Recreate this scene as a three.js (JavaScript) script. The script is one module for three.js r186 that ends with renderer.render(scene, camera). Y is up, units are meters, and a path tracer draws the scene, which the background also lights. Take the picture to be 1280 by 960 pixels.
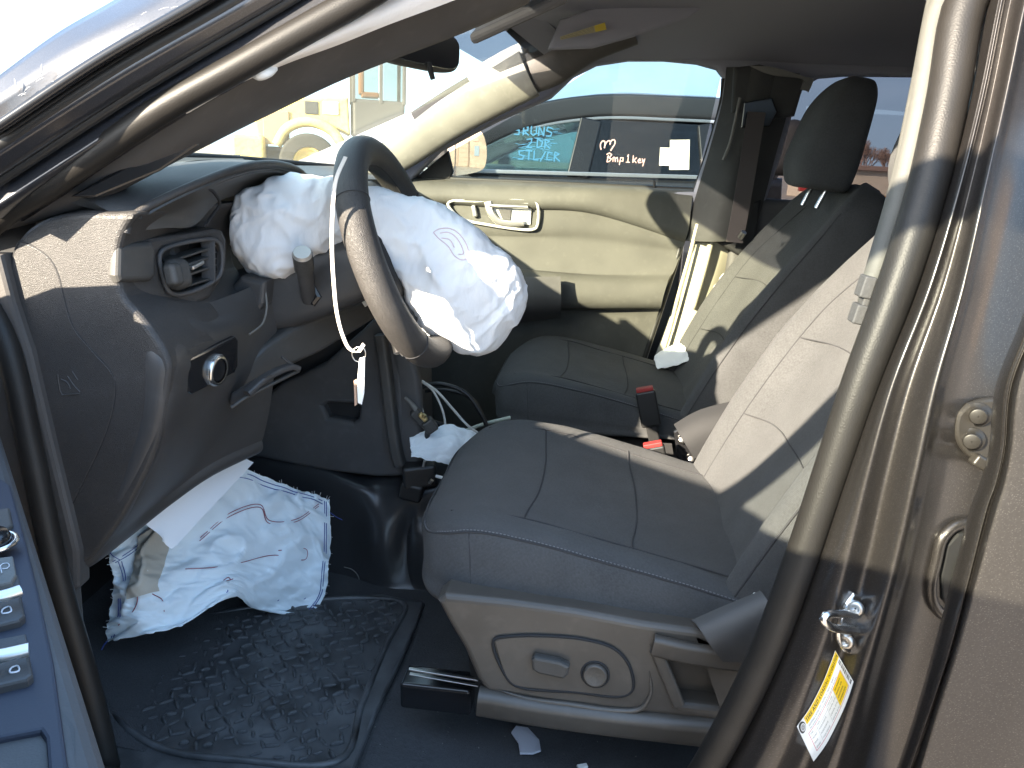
import * as THREE from 'three';
import { RoundedBoxGeometry } from 'three/addons/geometries/RoundedBoxGeometry.js';
import { mergeGeometries } from 'three/addons/utils/BufferGeometryUtils.js';
import { ImprovedNoise } from 'three/addons/math/ImprovedNoise.js';

// ---------------------------------------------------------------- camera, sky, sun, exposure
const CAM = [0, 1.24, 1.60];
const scene = new THREE.Scene();
const camera = new THREE.PerspectiveCamera(2 * Math.atan(480 / 967) * 180 / Math.PI, 4 / 3, 0.02, 600);
camera.position.set(...CAM);
camera.rotation.order = 'YXZ';
camera.rotation.set(-16.3 * Math.PI / 180, 6.3 * Math.PI / 180, 3.0 * Math.PI / 180);
camera.updateMatrixWorld(true);
scene.add(camera);

const SUN = new THREE.Vector3(-0.60, 0.36, 0.72).normalize();
const EXPOSURE = 8;
const SUN_I = 4.4, SKY_I = 1.2;

const renderer = new THREE.WebGLRenderer({ antialias: true });
renderer.setSize(1024, 768);
renderer.toneMapping = THREE.LinearToneMapping;
renderer.toneMappingExposure = EXPOSURE;
renderer.shadowMap.enabled = true;

const sun = new THREE.DirectionalLight(new THREE.Color(1, 0.87, 0.69), SUN_I);
sun.position.copy(SUN).multiplyScalar(40);
sun.castShadow = true;
sun.shadow.mapSize.set(4096, 4096);
Object.assign(sun.shadow.camera, { left: -14, right: 14, top: 14, bottom: -14, near: 1, far: 120 });
sun.shadow.radius = 1.2;
sun.name = 'sun';
scene.add(sun, sun.target);

const NZ = new ImprovedNoise();
const noise = (x, y, z = 0.37) => NZ.noise(x, y, z);
const fbm = (x, y, z = 0.37, o = 4) => { let s = 0, a = 0.5; for (let i = 0; i < o; i++) { s += a * noise(x, y, z + i * 7.1); x *= 2.03; y *= 2.03; z *= 2.03; a *= 0.5; } return s; };
function rng(seed) { let s = seed >>> 0; return () => { s = (s + 0x6D2B79F5) >>> 0; let t = Math.imul(s ^ (s >>> 15), 1 | s); t = (t + Math.imul(t ^ (t >>> 7), 61 | t)) ^ t; return ((t ^ (t >>> 14)) >>> 0) / 4294967296; }; }

{ // clear winter sky: blue overhead, pale towards the horizon, bright haze round the low sun, a few thin clouds
  const W = 1024, H = 512, data = new Float32Array(W * H * 4), d = new THREE.Vector3();
  for (let j = 0; j < H; j++) for (let i = 0; i < W; i++) {
    const el = ((j + 0.5) / H - 0.5) * Math.PI, az = ((i + 0.5) / W - 0.5) * 2 * Math.PI;
    d.set(Math.cos(el) * Math.cos(az), Math.sin(el), Math.cos(el) * Math.sin(az));
    const up = Math.max(0, d.y), t = Math.pow(1 - up, 3.2), c = d.dot(SUN), g = Math.max(0, c);
    const glow = 0.55 * Math.pow(g, 6) + 1.6 * Math.pow(g, 40);
    let r = 0.115 + 0.085 * t, gg = 0.20 + 0.075 * t, b = 0.34 + 0.0 * t;
    const cl = Math.max(0, fbm(d.x * 3.1 / (0.25 + up), d.z * 3.1 / (0.25 + up), 2.2, 5) - 0.02) * Math.min(1, up * 5) * 0.35;
    r += cl * 0.5; gg += cl * 0.5; b += cl * 0.5;
    r += glow * 1.0; gg += glow * 0.93; b += glow * 0.82;
    if (d.y < 0) { r *= 0.6; gg *= 0.6; b *= 0.6; }
    const k = (j * W + i) * 4; data[k] = r; data[k + 1] = gg; data[k + 2] = b; data[k + 3] = 1;
  }
  const tex = new THREE.DataTexture(data, W, H, THREE.RGBAFormat, THREE.FloatType);
  tex.mapping = THREE.EquirectangularReflectionMapping; tex.magFilter = tex.minFilter = THREE.LinearFilter; tex.needsUpdate = true;
  scene.background = tex; scene.environment = tex;
  scene.backgroundIntensity = SKY_I; scene.environmentIntensity = SKY_I;
}

// ---------------------------------------------------------------- measuring: a point of the photograph (1280 x 960) on a plane of the car
const v3 = (x, y, z) => new THREE.Vector3(x, y, z);
function ray(px, py) { return v3((px - 640) / 967, (480 - py) / 967, -1).applyQuaternion(camera.quaternion); }
function on(axis, px, py, val) { const d = ray(px, py), k = { x: 0, y: 1, z: 2 }[axis], t = (val - CAM[k]) / d.getComponent(k); return v3(...CAM).addScaledVector(d, t); }
const Z = (px, py, z) => on('z', px, py, z), X = (px, py, x) => on('x', px, py, x), Y = (px, py, y) => on('y', px, py, y);

// ---------------------------------------------------------------- geometry helpers
const cr = (a, b, c, d, t) => 0.5 * ((2 * b) + (-a + c) * t + (2 * a - 5 * b + 4 * c - d) * t * t + (-a + 3 * b - 3 * c + d) * t * t * t);
function splineV(P, u, closed) {           // Catmull-Rom through points, u in 0..1
  const n = P.length, m = closed ? n : n - 1; let f = u * m, i = Math.floor(f); if (!closed && i >= m) i = m - 1; f -= i;
  const q = (k) => closed ? P[((k % n) + n) % n] : P[Math.min(n - 1, Math.max(0, k))];
  const A = q(i - 1), B = q(i), C = q(i + 1), D = q(i + 2);
  return v3(cr(A.x, B.x, C.x, D.x, f), cr(A.y, B.y, C.y, D.y, f), cr(A.z, B.z, C.z, D.z, f));
}
const rowsFn = (rows, closedU = false) => (u, v) => splineV(rows.map((r) => splineV(r, u, closedU)), v, false);
function fixNormals(g) { g.computeVertexNormals(); return g; }
// an open or ring-closed sheet fn(u, v); uv in metres
function sheet(fn, nu, nv, closedU = false, capEnds = false) {
  const pos = [], uv = [], idx = [], P = [];
  for (let j = 0; j <= nv; j++) { P.push([]); for (let i = 0; i <= nu; i++) P[j].push(fn(i / nu, j / nv)); }
  const us = [0], vs = [0], jm = Math.round(nv / 2), im = Math.round(nu / 2);
  for (let i = 1; i <= nu; i++) us.push(us[i - 1] + P[jm][i].distanceTo(P[jm][i - 1]));
  for (let j = 1; j <= nv; j++) vs.push(vs[j - 1] + P[j][im].distanceTo(P[j - 1][im]));
  for (let j = 0; j <= nv; j++) for (let i = 0; i <= nu; i++) { const p = P[j][i]; pos.push(p.x, p.y, p.z); uv.push(us[i], vs[j]); }
  const w = nu + 1;
  for (let j = 0; j < nv; j++) for (let i = 0; i < nu; i++) { const a = j * w + i; idx.push(a, a + 1, a + w, a + 1, a + w + 1, a + w); }
  const g = new THREE.BufferGeometry();
  if (capEnds) for (const j of [0, nv]) {
    const c = v3(0, 0, 0); for (let i = 0; i < nu; i++) c.add(P[j][i]); c.divideScalar(nu);
    const base = pos.length / 3; pos.push(c.x, c.y, c.z); uv.push(0, 0);
    for (let i = 0; i <= nu; i++) { const p = P[j][i]; pos.push(p.x, p.y, p.z); uv.push(p.x - c.x, p.y - c.y + p.z - c.z); }
    for (let i = 0; i < nu; i++) j === 0 ? idx.push(base, base + 2 + i, base + 1 + i) : idx.push(base, base + 1 + i, base + 2 + i);
  }
  g.setAttribute('position', new THREE.Float32BufferAttribute(pos, 3)); g.setAttribute('uv', new THREE.Float32BufferAttribute(uv, 2)); g.setIndex(idx);
  g.computeVertexNormals();
  if (closedU) { const n = g.attributes.normal; for (let j = 0; j <= nv; j++) { const a = j * w, b = j * w + nu, x = v3(n.getX(a) + n.getX(b), n.getY(a) + n.getY(b), n.getZ(a) + n.getZ(b)).normalize(); n.setXYZ(a, x.x, x.y, x.z); n.setXYZ(b, x.x, x.y, x.z); } }
  return g;
}
// a sheet given thickness t on its back side
function shell(fn, nu, nv, t) {
  const f = sheet(fn, nu, nv), p = f.attributes.position, n = f.attributes.normal, N = p.count;
  const b = (u, v) => { const k = Math.round(v * nv) * (nu + 1) + Math.round(u * nu); return v3(p.getX(k) - n.getX(k) * t, p.getY(k) - n.getY(k) * t, p.getZ(k) - n.getZ(k) * t); };
  const back = sheet((u, v) => b(1 - u, v), nu, nv);
  const edge = (A, B, m) => sheet((u, v) => v < 0.5 ? A(u) : B(u), m, 1);
  return mergeGeometries([f, back,
    edge((u) => fn(u, 0), (u) => b(u, 0), nu), edge((u) => b(u, 1), (u) => fn(u, 1), nu),
    edge((u) => b(0, u), (u) => fn(0, u), nv), edge((u) => fn(1, u), (u) => b(1, u), nv)]);
}
const patch = (rows, nu = 24, nv = 24, t = 0) => t ? shell(rowsFn(rows), nu, nv, t) : sheet(rowsFn(rows), nu, nv);
const loft = (rings, nu = 32, nv = 32) => sheet(rowsFn(rings, true), nu, nv, true, true);
// a tube through points, with round ends; r a number or a function of 0..1, squash flattens it along `flat`
function tube(pts, r, seg = 0, rad = 8, closed = false) {
  const c = new THREE.CatmullRomCurve3(pts, closed, 'centripetal'), n = seg || Math.max(4, pts.length * 5), fr = c.computeFrenetFrames(n, closed);
  const R = typeof r === 'function' ? r : () => r;
  const fn = (u, v) => { const i = Math.round(v * n), p = c.getPointAt(v), a = -u * 2 * Math.PI, k = R(v); return p.addScaledVector(fr.normals[i], Math.cos(a) * k).addScaledVector(fr.binormals[i], Math.sin(a) * k); };
  return sheet(fn, rad, n, true, !closed);
}
// a flat profile [[a, b], ...] swept along points; a runs along `side`, b along the other normal; both metres
function sweep(pts, profile, side, seg = 0, scale = () => 1) {
  const c = new THREE.CatmullRomCurve3(pts, false, 'centripetal'), n = seg || Math.max(2, pts.length * 6), m = profile.length;
  const fn = (u, v) => {
    const p = c.getPointAt(v), T = c.getTangentAt(v), s = (typeof side === 'function' ? side(v) : side).clone(), A = s.addScaledVector(T, -s.dot(T)).normalize(), B = v3(0, 0, 0).crossVectors(T, A);
    const q = profile[Math.round(u * m) % m], k = scale(v);
    return p.addScaledVector(A, q[0] * k).addScaledVector(B, q[1] * k);
  };
  return sheet(fn, m, n, true, true);
}
function roundRect(w, h, r, k = 3) { // profile of a rounded rectangle
  const o = []; for (const [cx, cy, a0] of [[w / 2 - r, h / 2 - r, 0], [-w / 2 + r, h / 2 - r, 90], [-w / 2 + r, -h / 2 + r, 180], [w / 2 - r, -h / 2 + r, 270]])
    for (let i = 0; i <= k; i++) { const a = (a0 + 90 * i / k) * Math.PI / 180; o.push([cx + r * Math.cos(a), cy + r * Math.sin(a)]); } return o; }
// a plate: outline points in space (about one plane), pushed back along -normal by depth, with a bevelled edge
function plate(pts, normal, depth, bevel = 0.004, holes = [], smooth = 0) {
  const n = v3(0, 0, 0); pts.forEach((a, i) => { const b = pts[(i + 1) % pts.length]; n.x += (a.y - b.y) * (a.z + b.z); n.y += (a.z - b.z) * (a.x + b.x); n.z += (a.x - b.x) * (a.y + b.y); }); n.normalize(); if (n.dot(normal) < 0) n.negate();
  const c = pts.reduce((s, p) => s.add(p), v3(0, 0, 0)).divideScalar(pts.length);
  const up = Math.abs(n.y) > 0.9 ? v3(1, 0, 0) : v3(0, 1, 0), ex = v3(0, 0, 0).crossVectors(up, n).normalize(), ey = v3(0, 0, 0).crossVectors(n, ex);
  const to2 = (p) => { const q = p.clone().sub(c); return new THREE.Vector2(q.dot(ex), q.dot(ey)); };
  const line = (P, C) => { let q = P.map(to2); if (smooth) q = new THREE.SplineCurve([...q, q[0]]).getPoints(smooth * P.length); if (smooth) q.pop(); if (THREE.ShapeUtils.isClockWise(q) !== C) q.reverse(); return q; };
  const s = new THREE.Shape(line(pts, false));
  for (const h of holes) s.holes.push(new THREE.Path(line(h, true)));
  const b = Math.min(bevel, depth * 0.45);
  const g = new THREE.ExtrudeGeometry(s, { depth: depth - 2 * b, bevelEnabled: b > 0, bevelThickness: b, bevelSize: b, bevelOffset: -b, bevelSegments: b > 0.006 ? 4 : 2, curveSegments: 6 });
  g.translate(0, 0, -depth + b);
  return g.applyMatrix4(new THREE.Matrix4().makeBasis(ex, ey, n).setPosition(c));
}
function box(w, h, d, r = 0.004, seg = 2) { return new RoundedBoxGeometry(w, h, d, seg, Math.min(r, w / 2.01, h / 2.01, d / 2.01)); }
function put(g, p, rx = 0, ry = 0, rz = 0) { return g.applyMatrix4(new THREE.Matrix4().compose(p, new THREE.Quaternion().setFromEuler(new THREE.Euler(rx, ry, rz, 'YXZ')), v3(1, 1, 1))); }
// put a geometry with its local x, y, z along the given axes
function put3(g, p, ex, ey) { const x = ex.clone().normalize(), z = v3(0, 0, 0).crossVectors(x, ey).normalize(), y = v3(0, 0, 0).crossVectors(z, x); return g.applyMatrix4(new THREE.Matrix4().makeBasis(x, y, z).setPosition(p)); }
function bar(a, b, w, h, r = 0.003, up = v3(0, 1, 0)) { const d = b.clone().sub(a), L = d.length(); return put3(box(L, h, w, r), a.clone().add(b).multiplyScalar(0.5), d, up); }
function cyl(a, b, r, r2 = r, seg = 20) { const d = b.clone().sub(a), g = new THREE.CylinderGeometry(r2, r, d.length(), seg); return g.applyMatrix4(new THREE.Matrix4().compose(a.clone().add(b).multiplyScalar(0.5), new THREE.Quaternion().setFromUnitVectors(v3(0, 1, 0), d.normalize()), v3(1, 1, 1))); }
const lathe = (pts, seg = 28) => new THREE.LatheGeometry(pts.map(([x, y]) => new THREE.Vector2(x, y)), seg);
const along = (g, p, axis) => g.applyMatrix4(new THREE.Matrix4().compose(p, new THREE.Quaternion().setFromUnitVectors(v3(0, 1, 0), axis.clone().normalize()), v3(1, 1, 1)));
function bend(g, f) { const p = g.attributes.position, q = v3(0, 0, 0); for (let i = 0; i < p.count; i++) { q.fromBufferAttribute(p, i); f(q); p.setXYZ(i, q.x, q.y, q.z); } g.computeVertexNormals(); return g; }
function merge(list) { return mergeGeometries(list.map((g) => { const h = g.index ? g.toNonIndexed() : g; for (const k of Object.keys(h.attributes)) if (!['position', 'normal', 'uv'].includes(k)) h.deleteAttribute(k); return h; })); }

// ---------------------------------------------------------------- objects
const used = {};
function numbered(n) { used[n] = (used[n] ?? -1) + 1; return used[n] ? n + '_' + String(used[n]).padStart(3, '0') : n; }
function mesh(name, geo, mat, parent, label) {
  const m = new THREE.Mesh(Array.isArray(geo) ? merge(geo) : geo, mat); m.castShadow = m.receiveShadow = true; m.name = numbered(name);
  if (label) m.userData.label = label; (parent || scene).add(m); return m;
}
function group(name, parent, label) { const g = new THREE.Group(); g.name = numbered(name); if (label) g.userData.label = label; (parent || scene).add(g); return g; }
function tag(o, label, category, grp) { o.userData.label = label; o.userData.category = category; if (grp) o.userData.group = grp; return o; }
function setting(o) { o.userData.kind = 'structure'; return o; }
// ---------------------------------------------------------------- materials
function tex(size, f, { srgb = false, repeat = 1, chan = 1 } = {}) { // a tiling map computed per pixel; uv is metres, `repeat` is tiles per metre
  const d = new Uint8Array(size * size * 4);
  for (let j = 0; j < size; j++) for (let i = 0; i < size; i++) { const c = f(i / size, j / size), k = (j * size + i) * 4, a = Array.isArray(c) ? c : [c, c, c]; for (let q = 0; q < 3; q++) d[k + q] = Math.max(0, Math.min(255, a[q] * 255)); d[k + 3] = 255; }
  const t = new THREE.DataTexture(d, size, size, THREE.RGBAFormat); t.wrapS = t.wrapT = THREE.RepeatWrapping; t.magFilter = THREE.LinearFilter; t.minFilter = THREE.LinearMipmapLinearFilter; t.generateMipmaps = true;
  if (srgb) t.colorSpace = THREE.SRGBColorSpace; t.repeat.set(repeat, repeat); t.needsUpdate = true; return t;
}
const TW = Math.PI * 2;
function tile(x, y, s, z, o = 3) { // noise that tiles over 0..1
  let sum = 0, a = 0.5; for (let k = 0; k < o; k++) { const f = s * 2 ** k, r = f / TW; const cx = Math.cos(x * TW) * r, sx = Math.sin(x * TW) * r; const w = y; 
    const n1 = NZ.noise(cx + 11 * k, sx + z, w * f), n2 = NZ.noise(cx + 11 * k, sx + z, (w - 1) * f); sum += a * (n1 * (1 - w) + n2 * w); a *= 0.5; } return sum;
}
function cells(n, seed) { // tiling Worley distance, for leather grain and flakes
  const R = rng(seed), P = []; for (let j = 0; j < n; j++) for (let i = 0; i < n; i++) P.push([(i + R()) / n, (j + R()) / n, R()]);
  return (x, y) => { let b = 9, s = 9, id = 0; const ci = Math.floor(x * n), cj = Math.floor(y * n);
    for (let dj = -1; dj <= 1; dj++) for (let di = -1; di <= 1; di++) { const ii = (ci + di + n) % n, jj = (cj + dj + n) % n, p = P[jj * n + ii]; let dx = Math.abs(p[0] - x), dy = Math.abs(p[1] - y); dx = Math.min(dx, 1 - dx); dy = Math.min(dy, 1 - dy); const d = Math.hypot(dx, dy) * n; if (d < b) { s = b; b = d; id = p[2]; } else if (d < s) s = d; }
    return [b, s, id]; };
}
const grainCells = cells(40, 5);
const grainMap = tex(512, (x, y) => { const [a, b] = grainCells(x, y); return Math.min(1, (b - a) * 1.7) * 0.8 + 0.2 * (0.5 + tile(x, y, 60, 3)); }, { repeat: 14 });
const fineGrain = tex(256, (x, y) => 0.5 + 0.9 * tile(x, y, 50, 8, 2), { repeat: 14 });
const weave = tex(256, (x, y) => { const n = 32, a = Math.sin(x * n * TW), b = Math.sin(y * n * TW); const up = (Math.floor(x * n * 2) + Math.floor(y * n * 2)) % 2; return 0.5 + 0.25 * (up ? a : b) + 0.25 * tile(x, y, 40, 4, 2); }, { repeat: 18 });
const weaveTone = tex(512, (x, y) => { const n = 0.82 + 0.25 * tile(x, y, 6, 9, 5) + 0.42 * tile(x, y, 110, 2, 2); return n; }, { repeat: 3 });
const dustTone = tex(512, (x, y) => { const a = tile(x, y, 5, 21, 6), s = Math.max(0, tile(x * 1, y, 30, 31, 3) - 0.1); return 0.80 + 0.45 * a + 0.5 * s; }, { repeat: 1.7 });
const scuff = tex(512, (x, y) => 0.5 + 0.9 * tile(x, y, 7, 41, 6), { repeat: 2.3 });
const flakeCells = cells(90, 17);
const flakes = tex(512, (x, y) => { const [a, , id] = flakeCells(x, y); const f = a < 0.42 ? Math.pow(id, 6) : 0; return 0.50 + 0.14 * tile(x, y, 40, 6, 2) + 0.5 * f; }, { repeat: 9 });
const flakeRough = tex(512, (x, y) => { const [, , id] = flakeCells(x, y); return 0.72 + 0.28 * id; }, { repeat: 16 });
const clothBump = tex(512, (x, y) => 0.5 + 0.8 * tile(x, y, 5, 51, 6), { repeat: 4 });

const lin = (r, g, b) => new THREE.Color().setRGB(r, g, b);
const S = (c, o = {}) => new THREE.MeshStandardMaterial({ color: lin(...c), side: THREE.DoubleSide, ...o });
const PH = (c, o = {}) => new THREE.MeshPhysicalMaterial({ color: lin(...c), side: THREE.DoubleSide, ...o });
const M = {
  dash: PH([0.05, 0.047, 0.045], { roughness: 0.48, roughnessMap: null, bumpMap: grainMap, bumpScale: 0.00035, map: dustTone, specularIntensity: 0.8 }),
  dashTop: PH([0.05, 0.051, 0.052], { roughness: 0.5, bumpMap: grainMap, bumpScale: 0.0003, map: dustTone }),
  plastic: PH([0.06, 0.058, 0.057], { roughness: 0.5, bumpMap: fineGrain, bumpScale: 0.00012, map: dustTone }),
  plasticGrey: PH([0.062, 0.06, 0.056], { roughness: 0.5, bumpMap: fineGrain, bumpScale: 0.00015, map: dustTone }),
  seatPlastic: PH([0.082, 0.072, 0.061], { roughness: 0.42, bumpMap: fineGrain, bumpScale: 0.00012, map: dustTone }),
  dark: S([0.012, 0.012, 0.013], { roughness: 0.8 }),
  gloss: PH([0.012, 0.012, 0.013], { roughness: 0.16 }),
  fabric: PH([0.066, 0.067, 0.068], { roughness: 0.95, bumpMap: weave, bumpScale: 0.0009, map: weaveTone, sheen: 0.25, sheenRoughness: 0.6, sheenColor: lin(0.3, 0.3, 0.3) }),
  fabricSide: PH([0.052, 0.053, 0.056], { roughness: 0.95, bumpMap: weave, bumpScale: 0.0003, map: weaveTone }),
  thread: S([0.16, 0.16, 0.165], { roughness: 0.9 }),
  seam: S([0.032, 0.032, 0.034], { roughness: 0.95 }),
  liner: S([0.235, 0.236, 0.275], { roughness: 1, bumpMap: fineGrain, bumpScale: 0.0003 }),
  doorTrim: PH([0.078, 0.077, 0.068], { roughness: 0.7, bumpMap: fineGrain, bumpScale: 0.0002, map: dustTone }),
  trimGrey: PH([0.17, 0.165, 0.15], { roughness: 0.7, bumpMap: fineGrain, bumpScale: 0.0002, map: dustTone }),
  trimDark: PH([0.075, 0.073, 0.073], { roughness: 0.65, bumpMap: fineGrain, bumpScale: 0.0002, map: dustTone }),
  pillarDark: PH([0.04, 0.04, 0.039], { roughness: 0.8, bumpMap: fineGrain, bumpScale: 0.0002, map: dustTone }),
  pillarTrim: PH([0.075, 0.069, 0.065], { roughness: 0.6, bumpMap: fineGrain, bumpScale: 0.0002, map: dustTone }),
  seal: PH([0.019, 0.017, 0.015], { specularIntensity: 0.6, roughness: 0.48, bumpMap: fineGrain, bumpScale: 0.0002, map: dustTone }),
  rubber: PH([0.015, 0.015, 0.015], { roughness: 0.45 }),
  paint: PH([0.085, 0.076, 0.071], { metalness: 0.7, roughness: 0.5, map: flakes, roughnessMap: flakeRough, clearcoat: 0.55, clearcoatRoughness: 0.16 }),
  paintScratched: PH([0.06, 0.062, 0.072], { metalness: 0.5, roughness: 0.5, map: flakes, roughnessMap: flakeRough, clearcoat: 1, clearcoatRoughness: 0.1, clearcoatRoughnessMap: null }),
  mat: PH([0.13, 0.133, 0.137], { roughness: 0.38, map: scuff, bumpMap: fineGrain, bumpScale: 0.0004 }),
  vinyl: PH([0.03, 0.03, 0.031], { roughness: 0.3, bumpMap: scuff, bumpScale: 0.0006 }),
  carpet: S([0.06, 0.06, 0.062], { roughness: 1, map: weaveTone, bumpMap: fineGrain, bumpScale: 0.002 }),
  airbag: PH([0.78, 0.79, 0.80], { roughness: 0.85, bumpMap: clothBump, bumpScale: 0.004 }),
  cloth: PH([0.80, 0.86, 0.88], { roughness: 0.9, bumpMap: clothBump, bumpScale: 0.0015 }),
  clothTan: PH([0.52, 0.47, 0.39], { roughness: 0.9, bumpMap: clothBump, bumpScale: 0.003 }),
  paper: S([0.78, 0.79, 0.80], { roughness: 0.8 }),
  stitchBlue: S([0.05, 0.08, 0.3], { roughness: 0.9 }),
  stitchRed: S([0.3, 0.06, 0.09], { roughness: 0.9 }),
  chrome: S([0.75, 0.75, 0.74], { metalness: 1, roughness: 0.24 }),
  satin: S([0.62, 0.61, 0.58], { metalness: 0.9, roughness: 0.32 }),
  brightTrim: PH([0.72, 0.72, 0.68], { metalness: 0.35, roughness: 0.3 }),
  steel: S([0.45, 0.44, 0.42], { metalness: 1, roughness: 0.34 }),
  mirror: S([0.88, 0.88, 0.87], { metalness: 1, roughness: 0.015 }),
  white: S([0.75, 0.75, 0.72], { roughness: 0.6 }),
  cream: PH([0.36, 0.34, 0.26], { roughness: 0.4 }),
  red: S([0.26, 0.02, 0.018], { roughness: 0.5 }),
  brass: S([0.5, 0.4, 0.2], { metalness: 0.9, roughness: 0.4 }),
  glassFront: PH([0.84, 0.88, 0.76], { transmission: 1, roughness: 0, thickness: 0, ior: 1.45 }),
  glassSide: PH([0.60, 0.64, 0.62], { specularIntensity: 0.5, transmission: 1, roughness: 0, thickness: 0, ior: 1.45 }),
  shadeBand: PH([0.19, 0.20, 0.21], { transmission: 1, roughness: 0, thickness: 0, ior: 1.45 }),
  dust: PH([0.75, 0.70, 0.62], { transmission: 0.55, roughness: 1, thickness: 0, transparent: true, opacity: 0.11 }),
  glassDark: PH([0.26, 0.27, 0.28], { transmission: 1, roughness: 0, thickness: 0, ior: 1.45 }),
  leather: PH([0.05, 0.046, 0.043], { roughness: 0.5, bumpMap: grainMap, bumpScale: 0.0005, map: dustTone }),
};
function canvasMat(w, h, draw, o = {}) { const c = document.createElement('canvas'); c.width = w; c.height = h; const x = c.getContext('2d'); draw(x, w, h); const t = new THREE.CanvasTexture(c); t.colorSpace = THREE.SRGBColorSpace; t.anisotropy = 8; return new THREE.MeshStandardMaterial({ map: t, side: THREE.DoubleSide, roughness: 0.6, ...o }); }
// ================================================================ the place: a gravel yard
{
  const g = new THREE.CircleGeometry(400, 64).rotateX(-Math.PI / 2), uv = g.attributes.uv, p = g.attributes.position;
  for (let i = 0; i < uv.count; i++) uv.setXY(i, p.getX(i), p.getZ(i));
  setting(mesh('ground', g, S([0.44, 0.37, 0.29], { roughness: 1, map: tex(512, (x, y) => 0.75 + 0.5 * tile(x, y, 8, 61, 6), { repeat: 0.25 }), bumpMap: tex(256, (x, y) => 0.5 + 0.8 * tile(x, y, 30, 62, 3), { repeat: 1 }), bumpScale: 0.02 })));
}
// ---- a box body helper in a vehicle's own frame
const at = (o, x, y, z, turn = 0) => { o.position.set(x, y, z); o.rotation.y = turn; return o; };
function wheelParts(parent, x, z, r, w, side, tyreM, rimM) {
  const wh = group('wheel', parent); wh.position.set(x, r, z);
  mesh('tyre', along(lathe([[r * 0.55, -w / 2], [r * 0.9, -w / 2], [r * 0.985, -w * 0.38], [r, -w * 0.2], [r, w * 0.2], [r * 0.985, w * 0.38], [r * 0.9, w / 2], [r * 0.55, w / 2]], 40), v3(0, 0, 0), v3(0, 0, 1)), tyreM, wh);
  mesh('rim', along(lathe([[0.001, w * 0.30], [r * 0.18, w * 0.32], [r * 0.22, w * 0.2], [r * 0.45, w * 0.25], [r * 0.5, w * 0.42], [r * 0.56, w * 0.45], [r * 0.56, -w * 0.4]], 32), v3(0, 0, 0), v3(0, 0, side)), rimM, wh);
  return wh;
}
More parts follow.
